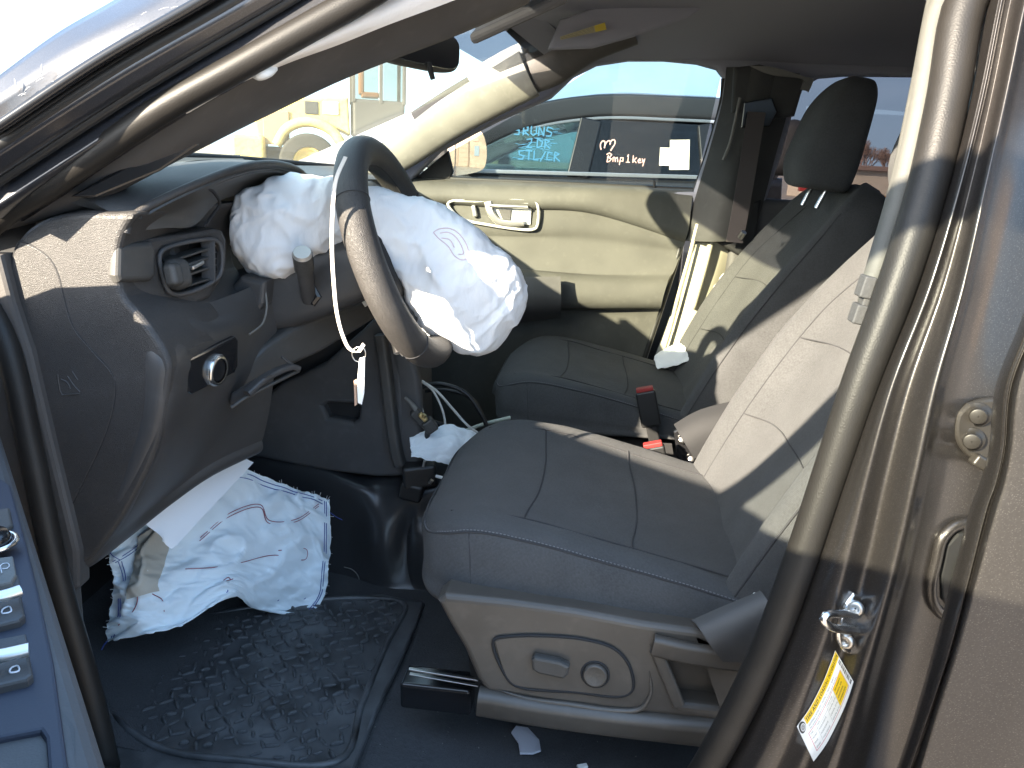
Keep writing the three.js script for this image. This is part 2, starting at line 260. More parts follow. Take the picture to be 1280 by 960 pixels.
// ---- the dark car parked alongside, seen through the passenger window
{
  const c = tag(group('parked_suv'), 'dark SUV parked alongside beyond the passenger window, marker writing and paper on its glass', 'car');
  const zn = -3.6, W = 1.75, zf = zn - W;
  const pm = PH([0.012, 0.013, 0.016], { metalness: 0.2, roughness: 0.35, clearcoat: 0.35, clearcoatRoughness: 0.04 });
  const bm = PH([0.005, 0.005, 0.006], { roughness: 0.25 });
  // lower body: side profile pushed across the car
  const prof = [[-2.75, 0.32], [-2.85, 0.62], [-2.8, 0.92], [-2.5, 1.04], [-1.6, 1.1], [-1.35, 1.135], [-0.6, 1.145], [0.5, 1.165], [1.5, 1.2], [1.95, 1.2], [2.02, 0.95], [1.98, 0.42], [1.9, 0.32]].map(([x, y]) => v3(x, y, zn));
  mesh('body', plate(prof, v3(0, 0, 1), W, 0.05), pm, c);
  // greenhouse: roof shell, rails and pillars
  const roofRow = (z, d) => [v3(-0.42, 1.50 + d, z), v3(-0.1, 1.645 + d, z), v3(0.35, 1.66 + d, z), v3(1.0, 1.645 + d, z), v3(1.7, 1.555 + d, z), v3(1.9, 1.48 + d, z)];
  mesh('roof', patch([roofRow(zn - 0.13, -0.03), roofRow(zn - 0.2, 0.02), roofRow((zn + zf) / 2, 0.05), roofRow(zf + 0.2, 0.02), roofRow(zf + 0.13, -0.03)], 24, 12, 0.05), pm, c);
  for (const s of [1, -1]) {
    const zz = s > 0 ? (k) => zn - k : (k) => zf + k;
    const top = [v3(-1.30, 1.14, zz(0.04)), v3(-0.95, 1.32, zz(0.08)), v3(-0.6, 1.49, zz(0.12)), v3(-0.15, 1.585, zz(0.14)), v3(0.35, 1.60, zz(0.14)), v3(1.0, 1.585, zz(0.14)), v3(1.6, 1.50, zz(0.12)), v3(1.85, 1.2, zz(0.04))];
    mesh('roof_frame', sweep(top, roundRect(0.14, 0.055, 0.02), v3(0, 1, 0), 40), pm, c);
    mesh('window_trim', sweep(top.map((p) => p.clone().add(v3(0, -0.075, s * 0.012))), roundRect(0.022, 0.012, 0.004), v3(0, 1, 0), 40), S([0.25, 0.27, 0.3], { metalness: 0.8, roughness: 0.3 }), c);
    mesh('pillar', bar(v3(-0.22, 1.14, zz(0.02)), v3(-0.16, 1.5, zz(0.115)), 0.05, 0.14, 0.01, v3(1, 0, 0)), bm, c);
    mesh('pillar', bar(v3(0.62, 1.16, zz(0.02)), v3(0.56, 1.5, zz(0.115)), 0.05, 0.09, 0.01, v3(1, 0, 0)), bm, c);
    mesh('roof_rail', [tube([v3(-0.45, 1.545, zz(0.17)), v3(-0.2, 1.64, zz(0.165)), v3(0.4, 1.665, zz(0.165)), v3(1.4, 1.625, zz(0.165)), v3(1.6, 1.56, zz(0.17))], 0.012, 40)], S([0.4, 0.42, 0.44], { metalness: 0.9, roughness: 0.3 }), c);
    mesh('front_window', plate([v3(-1.2, 1.14, zz(0.03)), v3(-0.29, 1.14, zz(0.03)), v3(-0.23, 1.49, zz(0.115)), v3(-0.6, 1.42, zz(0.105)), v3(-0.95, 1.28, zz(0.07))], v3(0, 0.25, s), 0.004, 0), PH([0.62, 0.75, 0.74], { transmission: 1, roughness: 0, thickness: 0 }), c);
    mesh('rear_window', plate([v3(-0.15, 1.15, zz(0.03)), v3(0.58, 1.16, zz(0.03)), v3(0.52, 1.5, zz(0.115)), v3(-0.1, 1.505, zz(0.115))], v3(0, 0.25, s), 0.004, 0), PH([0.10, 0.105, 0.115], { transmission: 1, roughness: 0.0, thickness: 0 }), c);
    mesh('quarter_window', plate([v3(0.68, 1.17, zz(0.03)), v3(1.72, 1.2, zz(0.03)), v3(1.55, 1.43, zz(0.1)), v3(1.0, 1.49, zz(0.115)), v3(0.63, 1.5, zz(0.115))], v3(0, 0.25, s), 0.004, 0), PH([0.10, 0.105, 0.115], { transmission: 1, roughness: 0, thickness: 0 }), c);
    mesh('belt_trim', bar(v3(-1.25, 1.135, zz(0.002)), v3(1.7, 1.19, zz(0.002)), 0.02, 0.025, 0.004), S([0.3, 0.32, 0.35], { metalness: 0.8, roughness: 0.35 }), c);
    mesh('door_mirror', put(box(0.1, 0.13, 0.2, 0.04, 4), v3(-0.95, 1.2, zz(-0.12))), pm, c);
    for (const x of [-1.85, 0.5]) wheelParts(c, x, zz(0.12), 0.37, 0.24, s, M.rubber, M.satin);
  }
  mesh('windscreen', patch([[v3(-1.38, 1.14, zf + 0.1), v3(-1.5, 1.14, (zn + zf) / 2), v3(-1.38, 1.14, zn - 0.1)], [v3(-0.45, 1.49, zf + 0.2), v3(-0.52, 1.52, (zn + zf) / 2), v3(-0.45, 1.49, zn - 0.2)]], 10, 4), PH([0.8, 0.88, 0.85], { transmission: 1, roughness: 0, thickness: 0 }), c);
  for (const z of [zn - 0.5, zf + 0.5]) {
    mesh('seat_back', [put(box(0.16, 0.5, 0.46, 0.07, 4), v3(0.12, 1.05, z), 0, 0, -0.25), put(box(0.1, 0.17, 0.26, 0.045, 4), v3(0.24, 1.38, z), 0, 0, -0.2)], S([0.06, 0.06, 0.062], { roughness: 0.9 }), c);
  }
  mesh('dashboard', put(box(0.5, 0.16, 1.5, 0.06, 4), v3(-1.05, 1.1, (zn + zf) / 2)), S([0.14, 0.14, 0.13], { roughness: 0.8 }), c);
  // a short-tailed body: everything behind the rear door is close-coupled
  for (const m of c.children) if (m.isMesh) bend(m.geometry, (q) => { if (q.x > 0.62) q.x = 0.62 + (q.x - 0.62) * 0.34; });
  // writing and papers on the glass
  const slope = Math.atan2(0.085, 0.35), face = (g, x, y) => put(g, v3(x, y, zn - 0.03 - (y - 1.14) * 0.243 + 0.006), -slope, 0, 0);
  const hand = (x, strokes, ox, oy, k) => { for (const st of strokes) { x.beginPath(); st.forEach(([a, b], n) => n ? x.lineTo(ox + a * k, oy + b * k) : x.moveTo(ox + a * k, oy + b * k)); x.stroke(); } };
  const pinkW = canvasMat(512, 256, (x) => { x.clearRect(0, 0, 512, 256); x.strokeStyle = '#c99f95'; x.lineWidth = 11; x.lineCap = 'round'; x.lineJoin = 'round';
    x.beginPath(); x.moveTo(40, 120); x.bezierCurveTo(10, 60, 60, 20, 72, 60); x.lineTo(70, 105); x.bezierCurveTo(75, 30, 130, 20, 118, 70); x.bezierCurveTo(118, 20, 175, 10, 160, 70); x.lineTo(130, 125); x.stroke();
    x.lineWidth = 9; hand(x, [[[0, 2], [3, 0], [6, 2], [4, 5], [1, 5], [6, 7], [4, 10], [1, 11], [2, 3]], [[8, 10], [8, 5], [10, 5], [11, 10], [11, 6], [13, 5], [14, 10]], [[16, 14], [17, 5], [20, 5], [20, 9], [17, 9]], [[25, 3], [26, 1], [26, 10], [24, 10], [28, 10]], [[32, 2], [32, 10], [33, 7], [36, 4], [33, 7], [36, 10]], [[38, 8], [41, 7], [40, 5], [38, 7], [39, 10], [42, 9]], [[43, 5], [44, 9], [46, 5], [44, 14]]], 96, 150, 7.6); }, { transparent: true, alphaTest: 0.4 });
  mesh('marker_writing', face(new THREE.PlaneGeometry(0.36, 0.18), 0.07, 1.315), pinkW, c, 'pale pink marker writing on the rear window');
  const blueW = canvasMat(512, 384, (x) => { x.clearRect(0, 0, 512, 384); const R = rng(9); x.strokeStyle = '#1d5f80'; x.lineCap = 'round'; x.lineJoin = 'round'; x.lineWidth = 13;
    const rows = [[[[6, 0], [0, 0], [0, 5], [5, 5], [5, 10], [0, 10]], [[10, 10], [10, 0], [15, 1], [15, 5], [10, 5], [16, 10]], [[19, 0], [19, 8], [22, 10], [25, 8], [25, 0]], [[28, 10], [28, 0], [34, 10], [34, 0]], [[43, 1], [38, 0], [37, 4], [43, 6], [42, 10], [37, 10]]], [[[12, 1], [17, 0], [17, 4], [12, 10], [18, 10]], [[24, 0], [24, 10], [29, 8], [30, 3], [24, 0]], [[33, 10], [33, 0], [38, 2], [33, 5], [39, 10]]], [[[6, 0], [0, 1], [1, 5], [6, 6], [5, 10], [0, 10]], [[8, 0], [15, 0], [12, 0], [12, 10]], [[18, 0], [18, 10], [23, 10]], [[26, 11], [31, 0]], [[39, 1], [34, 1], [33, 9], [39, 9]], [[42, 10], [42, 0], [47, 2], [42, 5], [48, 10]]]];
    rows.forEach((r, i) => hand(x, r, 40 + i * 26, 30 + i * 112, 8)); x.lineWidth = 5; for (let i = 0; i < 46; i++) { const a = 40 + R() * 380, b = 40 + R() * 300; x.beginPath(); x.moveTo(a, b); x.lineTo(a + 20 + R() * 60, b - 8 + R() * 16); x.stroke(); } }, { transparent: true, alphaTest: 0.4 });
  mesh('marker_writing', face(new THREE.PlaneGeometry(0.36, 0.27), -0.50, 1.33), blueW, c, 'bright blue marker writing on the front window');
  mesh('paper_note', put(box(0.125, 0.19, 0.002, 0.0005), v3(0.42, 1.31, zn - 0.03 - 0.17 * 0.243 + 0.009), -slope, 0, 0.06), S([0.62, 0.57, 0.47], { roughness: 0.9 }), c);
  mesh('paper_note', put(box(0.1, 0.115, 0.002, 0.0005), v3(0.345, 1.295, zn - 0.03 - 0.155 * 0.243 + 0.013), -slope, 0, 0.03), S([0.6, 0.55, 0.46], { roughness: 0.9 }), c);
}
// ---- wheel loader in front, seen through the windscreen
{
  const k = v3(0, 0, 0).copy(ray(386, 196)).setY(0).normalize(), c = tag(group('wheel_loader'), 'yellow wheel loader with big tyres standing ahead, seen through the windscreen', 'loader');
  const D = 23, ox = CAM[0] + k.x * D, oz = CAM[2] + k.z * D; // rear wheel stands here, its side turned to the camera
  at(c, ox, 0, oz, Math.atan2(-k.x, -k.z));                   // local +z looks back at the camera, +x to its right
  const ye = PH([0.62, 0.47, 0.17], { roughness: 0.5, map: dustTone }), dk = S([0.03, 0.03, 0.032], { roughness: 0.7 }), tan = S([0.30, 0.22, 0.12], { roughness: 0.8 });
  for (const [x, z, s] of [[0, 0, 1], [0, -2.1, -1], [3.1, 0, 1], [3.1, -2.1, -1]]) wheelParts(c, x, z - 0.1, 0.8, 0.55, s, S([0.035, 0.033, 0.03], { roughness: 0.95, map: dustTone }), ye);
  mesh('chassis', put(box(5.0, 0.5, 1.0, 0.08), v3(1.2, 0.95, -1.1)), dk, c);
  mesh('engine_hood', plate([v3(-1.35, 1.35, 0), v3(-1.45, 1.9, 0), v3(-1.2, 2.45, 0), v3(1.1, 2.62, 0), v3(1.15, 1.6, 0), v3(0.8, 1.75, 0), v3(0.0, 1.9, 0), v3(-0.8, 1.55, 0), v3(-0.9, 1.3, 0)].map((p) => p.add(v3(0, 0, -0.35))), v3(0, 0, 1), 1.5, 0.08), ye, c);
  mesh('hood_vent', put(box(0.36, 0.34, 0.05, 0.02), v3(0.1, 2.28, -0.34)), dk, c);
  mesh('hood_vent', put(box(0.42, 0.34, 0.05, 0.02), v3(0.62, 2.3, -0.34)), S([0.6, 0.6, 0.58]), c, 'pale hood panel');
  mesh('counterweight', put(box(0.9, 0.85, 1.9, 0.12, 3), v3(-1.6, 1.05, -1.1)), ye, c);
  mesh('side_panel', put(box(0.7, 0.9, 0.08, 0.03), v3(-0.85, 1.7, -0.33)), tan, c, 'brown side panel behind the hood');
  mesh('fender', tube([v3(-0.85, 1.25, -0.1), v3(-0.55, 1.7, -0.1), v3(0, 1.9, -0.1), v3(0.6, 1.72, -0.1), v3(1.0, 1.2, -0.1)], 0.14, 30), ye, c);
  mesh('fuel_tank', put(box(0.9, 0.75, 0.9, 0.1, 3), v3(1.6, 1.1, -0.55)), dk, c);
  const cab = group('cab', c);
  mesh('cab_base', put(box(1.45, 1.0, 1.5, 0.08), v3(1.95, 2.1, -1.05)), dk, cab);
  mesh('cab_roof', put(box(1.7, 0.16, 1.7, 0.06), v3(1.95, 4.05, -1.05)), ye, cab);
  for (const [x, z] of [[1.25, -0.33], [2.65, -0.33], [1.25, -1.77], [2.65, -1.77], [2.0, -0.33]]) mesh('cab_post', put(box(0.1, 1.5, 0.1, 0.02), v3(x, 3.25, z)), dk, cab);
  mesh('cab_window', put(box(0.62, 1.3, 0.02, 0.004), v3(1.62, 3.25, -0.33)), M.glassSide, cab); mesh('cab_window', put(box(0.54, 1.3, 0.02, 0.004), v3(2.33, 3.25, -0.33)), M.glassSide, cab);
  mesh('cab_seat', [put(box(0.5, 0.15, 0.5, 0.05), v3(1.75, 2.75, -1.05)), put(box(0.14, 0.7, 0.5, 0.05), v3(1.5, 3.1, -1.05))], S([0.25, 0.1, 0.04]), cab);
  for (let i = 0; i < 4; i++) mesh('step', put(box(0.5, 0.05, 0.3, 0.01), v3(2.3, 0.55 + i * 0.36, -0.1)), S([0.5, 0.5, 0.48]), c);
  mesh('lift_arm', plate([v3(3.0, 2.3, 0), v3(3.3, 2.5, 0), v3(5.2, 1.2, 0), v3(5.2, 0.7, 0), v3(4.6, 0.8, 0)].map((p) => p.add(v3(0, 0, -0.6))), v3(0, 0, 1), 0.14, 0.02), ye, c);
  mesh('bucket', plate([v3(5.0, 0.1, 0), v3(6.3, 0.08, 0), v3(5.6, 0.5, 0), v3(5.4, 1.3, 0), v3(5.05, 1.25, 0)], v3(0, 0, 1), 2.6, 0.04), tan, c);
}
// ---- beige building behind on the right: the door mirror shows it
{
  const b = tag(group('beige_building'), 'beige building with a roller door reflected in the passenger door mirror', 'building');
  at(b, 16, 0, -2.0, 0);
  const wm = S([0.46, 0.35, 0.27], { roughness: 0.9, map: dustTone });
  mesh('wall', put(box(0.3, 4.0, 12, 0.02), v3(0, 2.0, -1.5)), wm, b);
  mesh('wall', put(box(8, 4.0, 0.3, 0.02), v3(4.15, 2.0, -7.3)), wm, b);
  mesh('roof', put(box(8.6, 0.2, 12.6, 0.03), v3(4, 4.1, -1.5)), S([0.3, 0.3, 0.3]), b);
  const d = mesh('roller_door', put(box(0.08, 2.6, 1.5, 0.01), v3(-0.17, 1.3, 0)), S([0.36, 0.27, 0.2], { roughness: 0.7 }), b);
  for (let i = 0; i < 6; i++) mesh('slat', put(box(0.03, 0.38, 1.42, 0.012), v3(-0.22, 0.22 + i * 0.42, 0)), S([0.38, 0.29, 0.22], { roughness: 0.6 }), d);
  for (const [h, w, y, z] of [[2.8, 0.1, 1.4, 0.82], [2.8, 0.1, 1.4, -0.82], [0.1, 1.74, 2.78, 0]]) mesh('door_frame', put(box(0.1, h, w, 0.01), v3(-0.18, y, z)), S([0.28, 0.2, 0.15]), b);
  mesh('downpipe', put(box(0.12, 3.9, 0.12, 0.02), v3(-0.22, 1.95, 1.3)), S([0.3, 0.24, 0.2]), b);
  mesh('window', put(box(0.06, 0.9, 0.8, 0.01), v3(-0.17, 1.5, -2.1)), S([0.25, 0.3, 0.34], { roughness: 0.2 }), b);
  mesh('wall_sign', put(box(0.06, 0.7, 1.0, 0.01), v3(-0.18, 2.7, -1.9)), S([0.55, 0.35, 0.28]), b);
}
// ---- far behind on the right: a low tan shed, an orange machine, bare brown trees
function bareTree(x, z, h, seed, label) {
  const R = rng(seed), t = tag(group('bare_tree'), label, 'tree', undefined); at(t, x, 0, z);
  const limbs = [], twigs = [];
  const grow = (p, d, L, r, k) => { const q = p.clone().addScaledVector(d, L); (k > 2 ? twigs : limbs).push(cyl(p, q, r, r * 0.65, k > 2 ? 4 : 6)); if (k > 4) return; const n = k < 2 ? 5 : 4; for (let i = 0; i < n; i++) { const e = d.clone().add(v3(R() - 0.5, R() * 0.5 - 0.05, R() - 0.5).multiplyScalar(1.25)).normalize(); grow(q, e, L * (0.6 + R() * 0.2), r * 0.62, k + 1); } };
  grow(v3(0, 0, 0), v3(0, 1, 0), h * 0.3, h * 0.02, 0);
  const bark = S([0.16, 0.10, 0.075], { roughness: 1 });
  mesh('trunk', limbs, bark, t); mesh('crown', twigs, bark, t); return t;
}
{
  const dir = (px, py, D) => { const k = ray(px, py).setY(0).normalize(); return [CAM[0] + k.x * D, CAM[2] + k.z * D]; };
  let [x, z] = dir(1080, 205, 60); bareTree(x, z, 3.6, 3, 'bare reddish brown tree left of the gap beside the passenger headrest');
  [x, z] = dir(1112, 205, 66); bareTree(x, z, 3.3, 8, 'bare brown tree right in the gap between headrest and driver door pillar');
  [x, z] = dir(1060, 205, 72); bareTree(x, z, 4.2, 12, 'bare tree standing behind the passenger headrest');
  [x, z] = dir(1100, 225, 48); const s = tag(at(group('tan_shed'), x, 0, z, 0.5), 'low tan shed far behind, seen past the passenger headrest', 'shed');
  mesh('wall', put(box(9, 1.5, 4, 0.03), v3(0, 0.75, 0)), S([0.42, 0.36, 0.28], { roughness: 0.9 }), s); mesh('roof', put(box(9.5, 0.25, 4.5, 0.04), v3(0, 1.62, 0)), S([0.2, 0.13, 0.1]), s);
  [x, z] = dir(1103, 240, 16); const o = tag(at(group('orange_barrier'), x, 0, z, 0.3), 'orange plastic barrier low behind the passenger seat shoulder', 'barrier');
  mesh('panel', plate([v3(-0.5, 0, 0), v3(0.5, 0, 0), v3(0.42, 0.35, 0), v3(0.36, 0.9, 0), v3(-0.36, 0.9, 0), v3(-0.42, 0.35, 0)], v3(0, 0, 1), 0.4, 0.04), S([0.6, 0.22, 0.04], { roughness: 0.6 }), o);
  mesh('foot', put(box(1.2, 0.1, 0.6, 0.03), v3(0, 0.05, -0.2)), S([0.5, 0.18, 0.03], { roughness: 0.6 }), o);
}
// ================================================================ the car whose cabin is seen
const car = tag(group('dark_suv'), 'dark grey SUV with open driver door, torn cabin and blown airbags', 'car');
// ---- floor, sills, bulkhead, roof and the far bodywork that closes the cabin
mesh('cabin_floor', put(box(2.9, 0.06, 1.5, 0.01), v3(0.5, 0.325, 0)), M.carpet, car);
mesh('toe_board', put(box(0.05, 0.95, 1.5, 0.02), v3(-0.98, 0.72, 0), 0, 0, 0.12), M.dark, car);
mesh('sill', [put(box(2.6, 0.2, 0.2, 0.03, 3), v3(0.4, 0.30, 0.87)), put(box(2.6, 0.2, 0.2, 0.03, 3), v3(0.4, 0.30, -0.87))], M.paint, car);
{ // roof skin and headliner
  const row = (z, y, e) => [v3(-0.22, y - 0.075, z), v3(-0.05, y - 0.01, z), v3(0.3, y, z), v3(0.9, y, z), v3(1.6, y - 0.02, z), v3(1.95, y - 0.1, z)];
  mesh('roof_panel', patch([row(0.78, 1.545), row(0.70, 1.62), row(0, 1.66), row(-0.70, 1.62), row(-0.78, 1.545)], 24, 16, 0.01), M.paint, car);
  const hl = (z, y, x0) => [v3(x0, y - 0.06, z), v3(x0 + 0.1, y - 0.02, z), v3(0.15, y, z), v3(0.6, y, z), v3(1.2, y, z), v3(1.9, y - 0.05, z)];
  const head = mesh('headliner', patch([hl(0.71, 1.53, -0.2), hl(0.62, 1.575, -0.24), hl(0.3, 1.60, -0.29), hl(0, 1.605, -0.31), hl(-0.3, 1.60, -0.29), hl(-0.58, 1.575, -0.25), hl(-0.70, 1.53, -0.2)], 30, 30, 0.012), M.liner, car);
  mesh('coat_hook', put(box(0.012, 0.002, 0.04, 0.0008), X(955, 25, 0.42).setY(1.548)), M.white, head);
}
// rear end and rear side bodywork
mesh('tailgate', [put(box(0.06, 0.75, 1.5, 0.03), v3(1.95, 0.72, 0))], M.dark, car);
mesh('rear_window', put(box(0.006, 0.42, 1.3, 0.001), v3(1.96, 1.3, 0), 0, 0, 0.25), M.glassDark, car);
mesh('hood', patch([[v3(-2.0, 0.95, 0.82), v3(-1.5, 1.06, 0.86), v3(-1.02, 1.10, 0.86)], [v3(-2.08, 1.0, 0.4), v3(-1.5, 1.12, 0.4), v3(-1.05, 1.15, 0.4)], [v3(-2.1, 1.02, 0), v3(-1.5, 1.13, 0), v3(-1.08, 1.16, 0)], [v3(-2.08, 1.0, -0.4), v3(-1.5, 1.12, -0.4), v3(-1.05, 1.15, -0.4)], [v3(-2.0, 0.95, -0.82), v3(-1.5, 1.06, -0.86), v3(-1.02, 1.10, -0.86)]], 12, 20, 0.02), M.paint, car);
for (const s of [1, -1]) mesh('fender', patch([[v3(-2.05, 0.94, s * 0.83), v3(-1.5, 1.05, s * 0.87), v3(-0.86, 1.075, s * 0.88)], [v3(-2.08, 0.75, s * 0.92), v3(-1.5, 0.9, s * 0.97), v3(-0.84, 0.9, s * 0.97)], [v3(-2.05, 0.4, s * 0.9), v3(-1.95, 0.5, s * 0.95), v3(-0.84, 0.35, s * 0.94)]], 14, 10, 0.015), M.paint, car);
for (const [x, z] of [[-1.45, 0.8], [-1.45, -0.8], [1.45, 0.8], [1.45, -0.8]]) wheelParts(car, x, z, 0.36, 0.24, Math.sign(z), M.rubber, M.steel);
// ---- unseen hinge pillar and scuttle, added to block sun ahead of the open door
mesh('hinge_pillar_sun_block', put(box(0.16, 0.75, 0.12, 0.03), v3(-0.82, 0.66, 0.88)), M.paint, car);
mesh('scuttle_sun_block', plate([v3(-1.05, 0.90, 0.862), v3(-0.70, 0.90, 0.862), v3(-0.70, 1.132, 0.862), v3(-0.79, 1.122, 0.862), v3(-0.85, 1.098, 0.862), v3(-1.05, 1.07, 0.862)], v3(0, 0, 1), 0.02, 0.006), M.paint, car);  // added plate, top edge shaped to set the shadow line on the dash end
// ---- windscreen
{
  const base = [v3(-0.84, 1.19, 0.70), v3(-0.97, 1.205, 0.35), v3(-1.0, 1.21, 0), v3(-0.97, 1.205, -0.35), v3(-0.84, 1.19, -0.70)];
  const top = [v3(-0.2, 1.50, 0.56), v3(-0.28, 1.54, 0.3), v3(-0.31, 1.55, 0), v3(-0.28, 1.54, -0.3), v3(-0.2, 1.50, -0.56)];
  const mid = base.map((b, i) => b.clone().lerp(top[i], 0.5).add(v3(-0.01, 0.02, 0)));
  const W = rowsFn([base, mid, top]);
  mesh('windscreen', sheet((u, v) => W(u, v * 0.79), 20, 12), M.glassFront, car);
  mesh('windscreen_band', sheet((u, v) => W(u, 0.79 + v * 0.21), 20, 6), M.shadeBand, car, 'tinted band along the top of the windscreen');
  mesh('windscreen_dust', sheet((u, v) => W(u, v * 0.985 + 0.005).add(v3(-0.002, 0.004, 0)), 20, 12), M.dust, car);
  mesh('roof_header', patch([top, top.map((p) => p.clone().add(v3(0.06, 0.035, 0)))], 20, 3, 0.02), M.liner, car);
  mesh('windscreen_seal', tube(base.map((p) => p.clone().add(v3(0.02, -0.004, 0))), 0.009, 30), M.dark, car);
}
// ---- near A-pillar: painted opening flange, trims and seals running up to the roof
{
  const lineP = (y0, zl, x1, zu) => { const L = Z(0, y0, zl), U = Z(x1, 0, zu), d = U.clone().sub(L); return [L.clone().addScaledVector(d, -0.04), L, L.clone().addScaledVector(d, 0.5).add(v3(0, 0.004, 0)), U, U.clone().addScaledVector(d, 0.4), U.clone().addScaledVector(d, 0.75).add(v3(0, -0.03, -0.01))]; };
  const b0 = lineP(93, 0.80, 142, 0.74), bM = lineP(124, 0.815, 197, 0.755), b1 = lineP(158, 0.815, 256, 0.755), b2 = lineP(166, 0.797, 270, 0.737), b3 = lineP(190, 0.80, 314, 0.737), b4 = lineP(217, 0.785, 350, 0.722), b5 = lineP(230, 0.76, 370, 0.70), b6 = lineP(258, 0.772, 418, 0.708);
  const back = b6.map((p) => p.clone().add(v3(0.0, -0.01, -0.06))), far = b0.map((p) => p.clone().add(v3(-0.02, -0.01, -0.1)));
  const rings = b0.map((_, i) => [b0[i], bM[i], b1[i], b2[i], b3[i], b4[i], b5[i], b6[i], back[i], far[i]]);
  const pil = group('front_pillar', car);
  mesh('pillar_panel', sheet((u, v) => splineV(rings.map((r) => { const k = u * 10, i = Math.floor(k) % 10, f = k - Math.floor(k); return r[i].clone().lerp(r[(i + 1) % 10], f); }), v, false), 40, 30, true, true), M.paintScratched, pil);
  mesh('drip_moulding', tube(b1.map((p) => p.clone().add(v3(0, 0, 0.002))), 0.0065, 40), M.gloss, pil);
  mesh('drip_moulding', tube(b2.map((p) => p.clone().add(v3(0, -0.006, 0.003))), 0.0035, 40), M.rubber, pil);
  mesh('weatherstrip', tube(b3.map((p, i) => p.clone().lerp(b2[i], 0.5).add(v3(0, 0, -0.004))), 0.0085, 40), M.rubber, pil);
  mesh('weatherstrip', tube(b5.map((p, i) => p.clone().lerp(b4[i], 0.5).add(v3(0, 0, -0.002))), 0.0065, 40), M.rubber, pil);
  { // scratches through the lacquer on the outer panel
    const R = rng(4), gs = []; const on2 = (px, py) => { const f = (px + (py - 93) * 142 / 93 * 0) / 142; return Z(px, py, 0.8155 - 0.06 * Math.min(1, px / 230) ); };
    for (let i = 0; i < 34; i++) { const t = R(), px = 20 + t * 200, py = 150 - t * 125 - R() * 34, L = 3 + R() * 9, a = on2(px, py), b = on2(px + L * (0.6 + R()), py - L * (0.2 + R() * 0.8)); a.z += 0.004; b.z += 0.004; gs.push(tube([a, a.clone().lerp(b, 0.5).add(v3(0, 0.0006, 0)), b], 0.00022, 4, 4)); }
    for (const [x, y, x2, y2] of [[52, 80, 50, 96], [18, 98, 20, 116]]) { const a = Z(x, y, 0.812), b = Z(x2, y2, 0.812); gs.push(tube([a, a.clone().lerp(b, 0.5).add(v3(0.001, 0, 0)), b], (v) => 0.0007 * Math.sin(Math.PI * v) + 0.0002, 6, 5)); }
    mesh('scratches', gs, S([0.4, 0.4, 0.4]), pil);
  }
  // interior trim of the pillar
  const tU = [[-60, 285, 0.70], [40, 236, 0.70], [190, 145, 0.69], [320, 72, 0.672], [430, 8, 0.652], [545, -40, 0.59], [640, -90, 0.56]].map((a) => Z(...a));
  const tL = [[-60, 300, 0.69], [30, 278, 0.69], [80, 262, 0.69], [125, 247, 0.68], [238, 188, 0.645], [340, 137, 0.60], [440, 90, 0.575], [575, 38, 0.53], [660, 0, 0.50]].map((a) => Z(...a));
  const tUs = tL.map((_, i) => splineV(tU, i / (tL.length - 1)));
  const tM = tUs.map((p, i) => p.clone().lerp(tL[i], 0.68).add(v3(0.006, 0, 0.010)));
  mesh('pillar_trim', patch([tUs, tM, tL, tL.map((p) => p.clone().add(v3(-0.03, 0, -0.015)))], 40, 10, 0.004), M.pillarTrim, pil);
  { // demister grille at the foot of the trim
    const q = [[88, 246], [130, 222], [190, 190], [232, 171], [252, 170], [248, 182], [200, 214], [120, 247]].map(([x, y]) => Z(x, y, 0.722 - (x - 88) * 0.00040));
    mesh('demister_grille', plate(q, v3(0.45, 0.3, 1), 0.014, 0.003), M.gloss, pil);
  }
}
// ---- round door seal: up the A-pillar, over the roof edge, down the B-pillar
{
  const a = [[150, 1020, 0.765], [112, 860, 0.76], [72, 720, 0.755], [38, 560, 0.742], [8, 430, 0.732], [-26, 350, 0.724], [-30, 305, 0.724], [0, 270, 0.735], [55, 236, 0.738], [110, 199, 0.738], [200, 138, 0.732], [294, 86, 0.722], [389, 33, 0.708], [455, -4, 0.698], [560, -68, 0.685]].map((q) => Z(...q));
  const b = [[1240, -60, 0.735], [1206, 5, 0.745], [1185, 120, 0.77], [1158, 240, 0.795], [1120, 360, 0.815], [1075, 480, 0.825], [1038, 590, 0.83], [1000, 702, 0.835], [955, 820, 0.835], [886, 955, 0.83], [820, 1050, 0.82]].map((q) => Z(...q));
  const top = [v3(-0.08, 1.485, 0.69), v3(0.1, 1.495, 0.70), v3(0.25, 1.47, 0.712)];
  const width = [[0, 0.0152], [0.55, 0.0155], [0.64, 0.0195], [0.75, 0.0185], [0.85, 0.017], [1, 0.018]];
  const sealR = (v) => { let k = 0; while (k < width.length - 2 && width[k + 1][0] < v) k++; const f = (v - width[k][0]) / (width[k + 1][0] - width[k][0]), t = f * f * (3 - 2 * f); return width[k][1] + (width[k + 1][1] - width[k][1]) * t; };
  mesh('door_seal', tube([...a, ...top, ...b], sealR, 160, 14), M.seal, car);
  const lip = b.slice(0, 5).map((p) => p.clone().add(v3(-0.012, 0, -0.03)));
  mesh('seal_lip', tube(lip, 0.012, 40, 8), M.doorTrim, car);
}
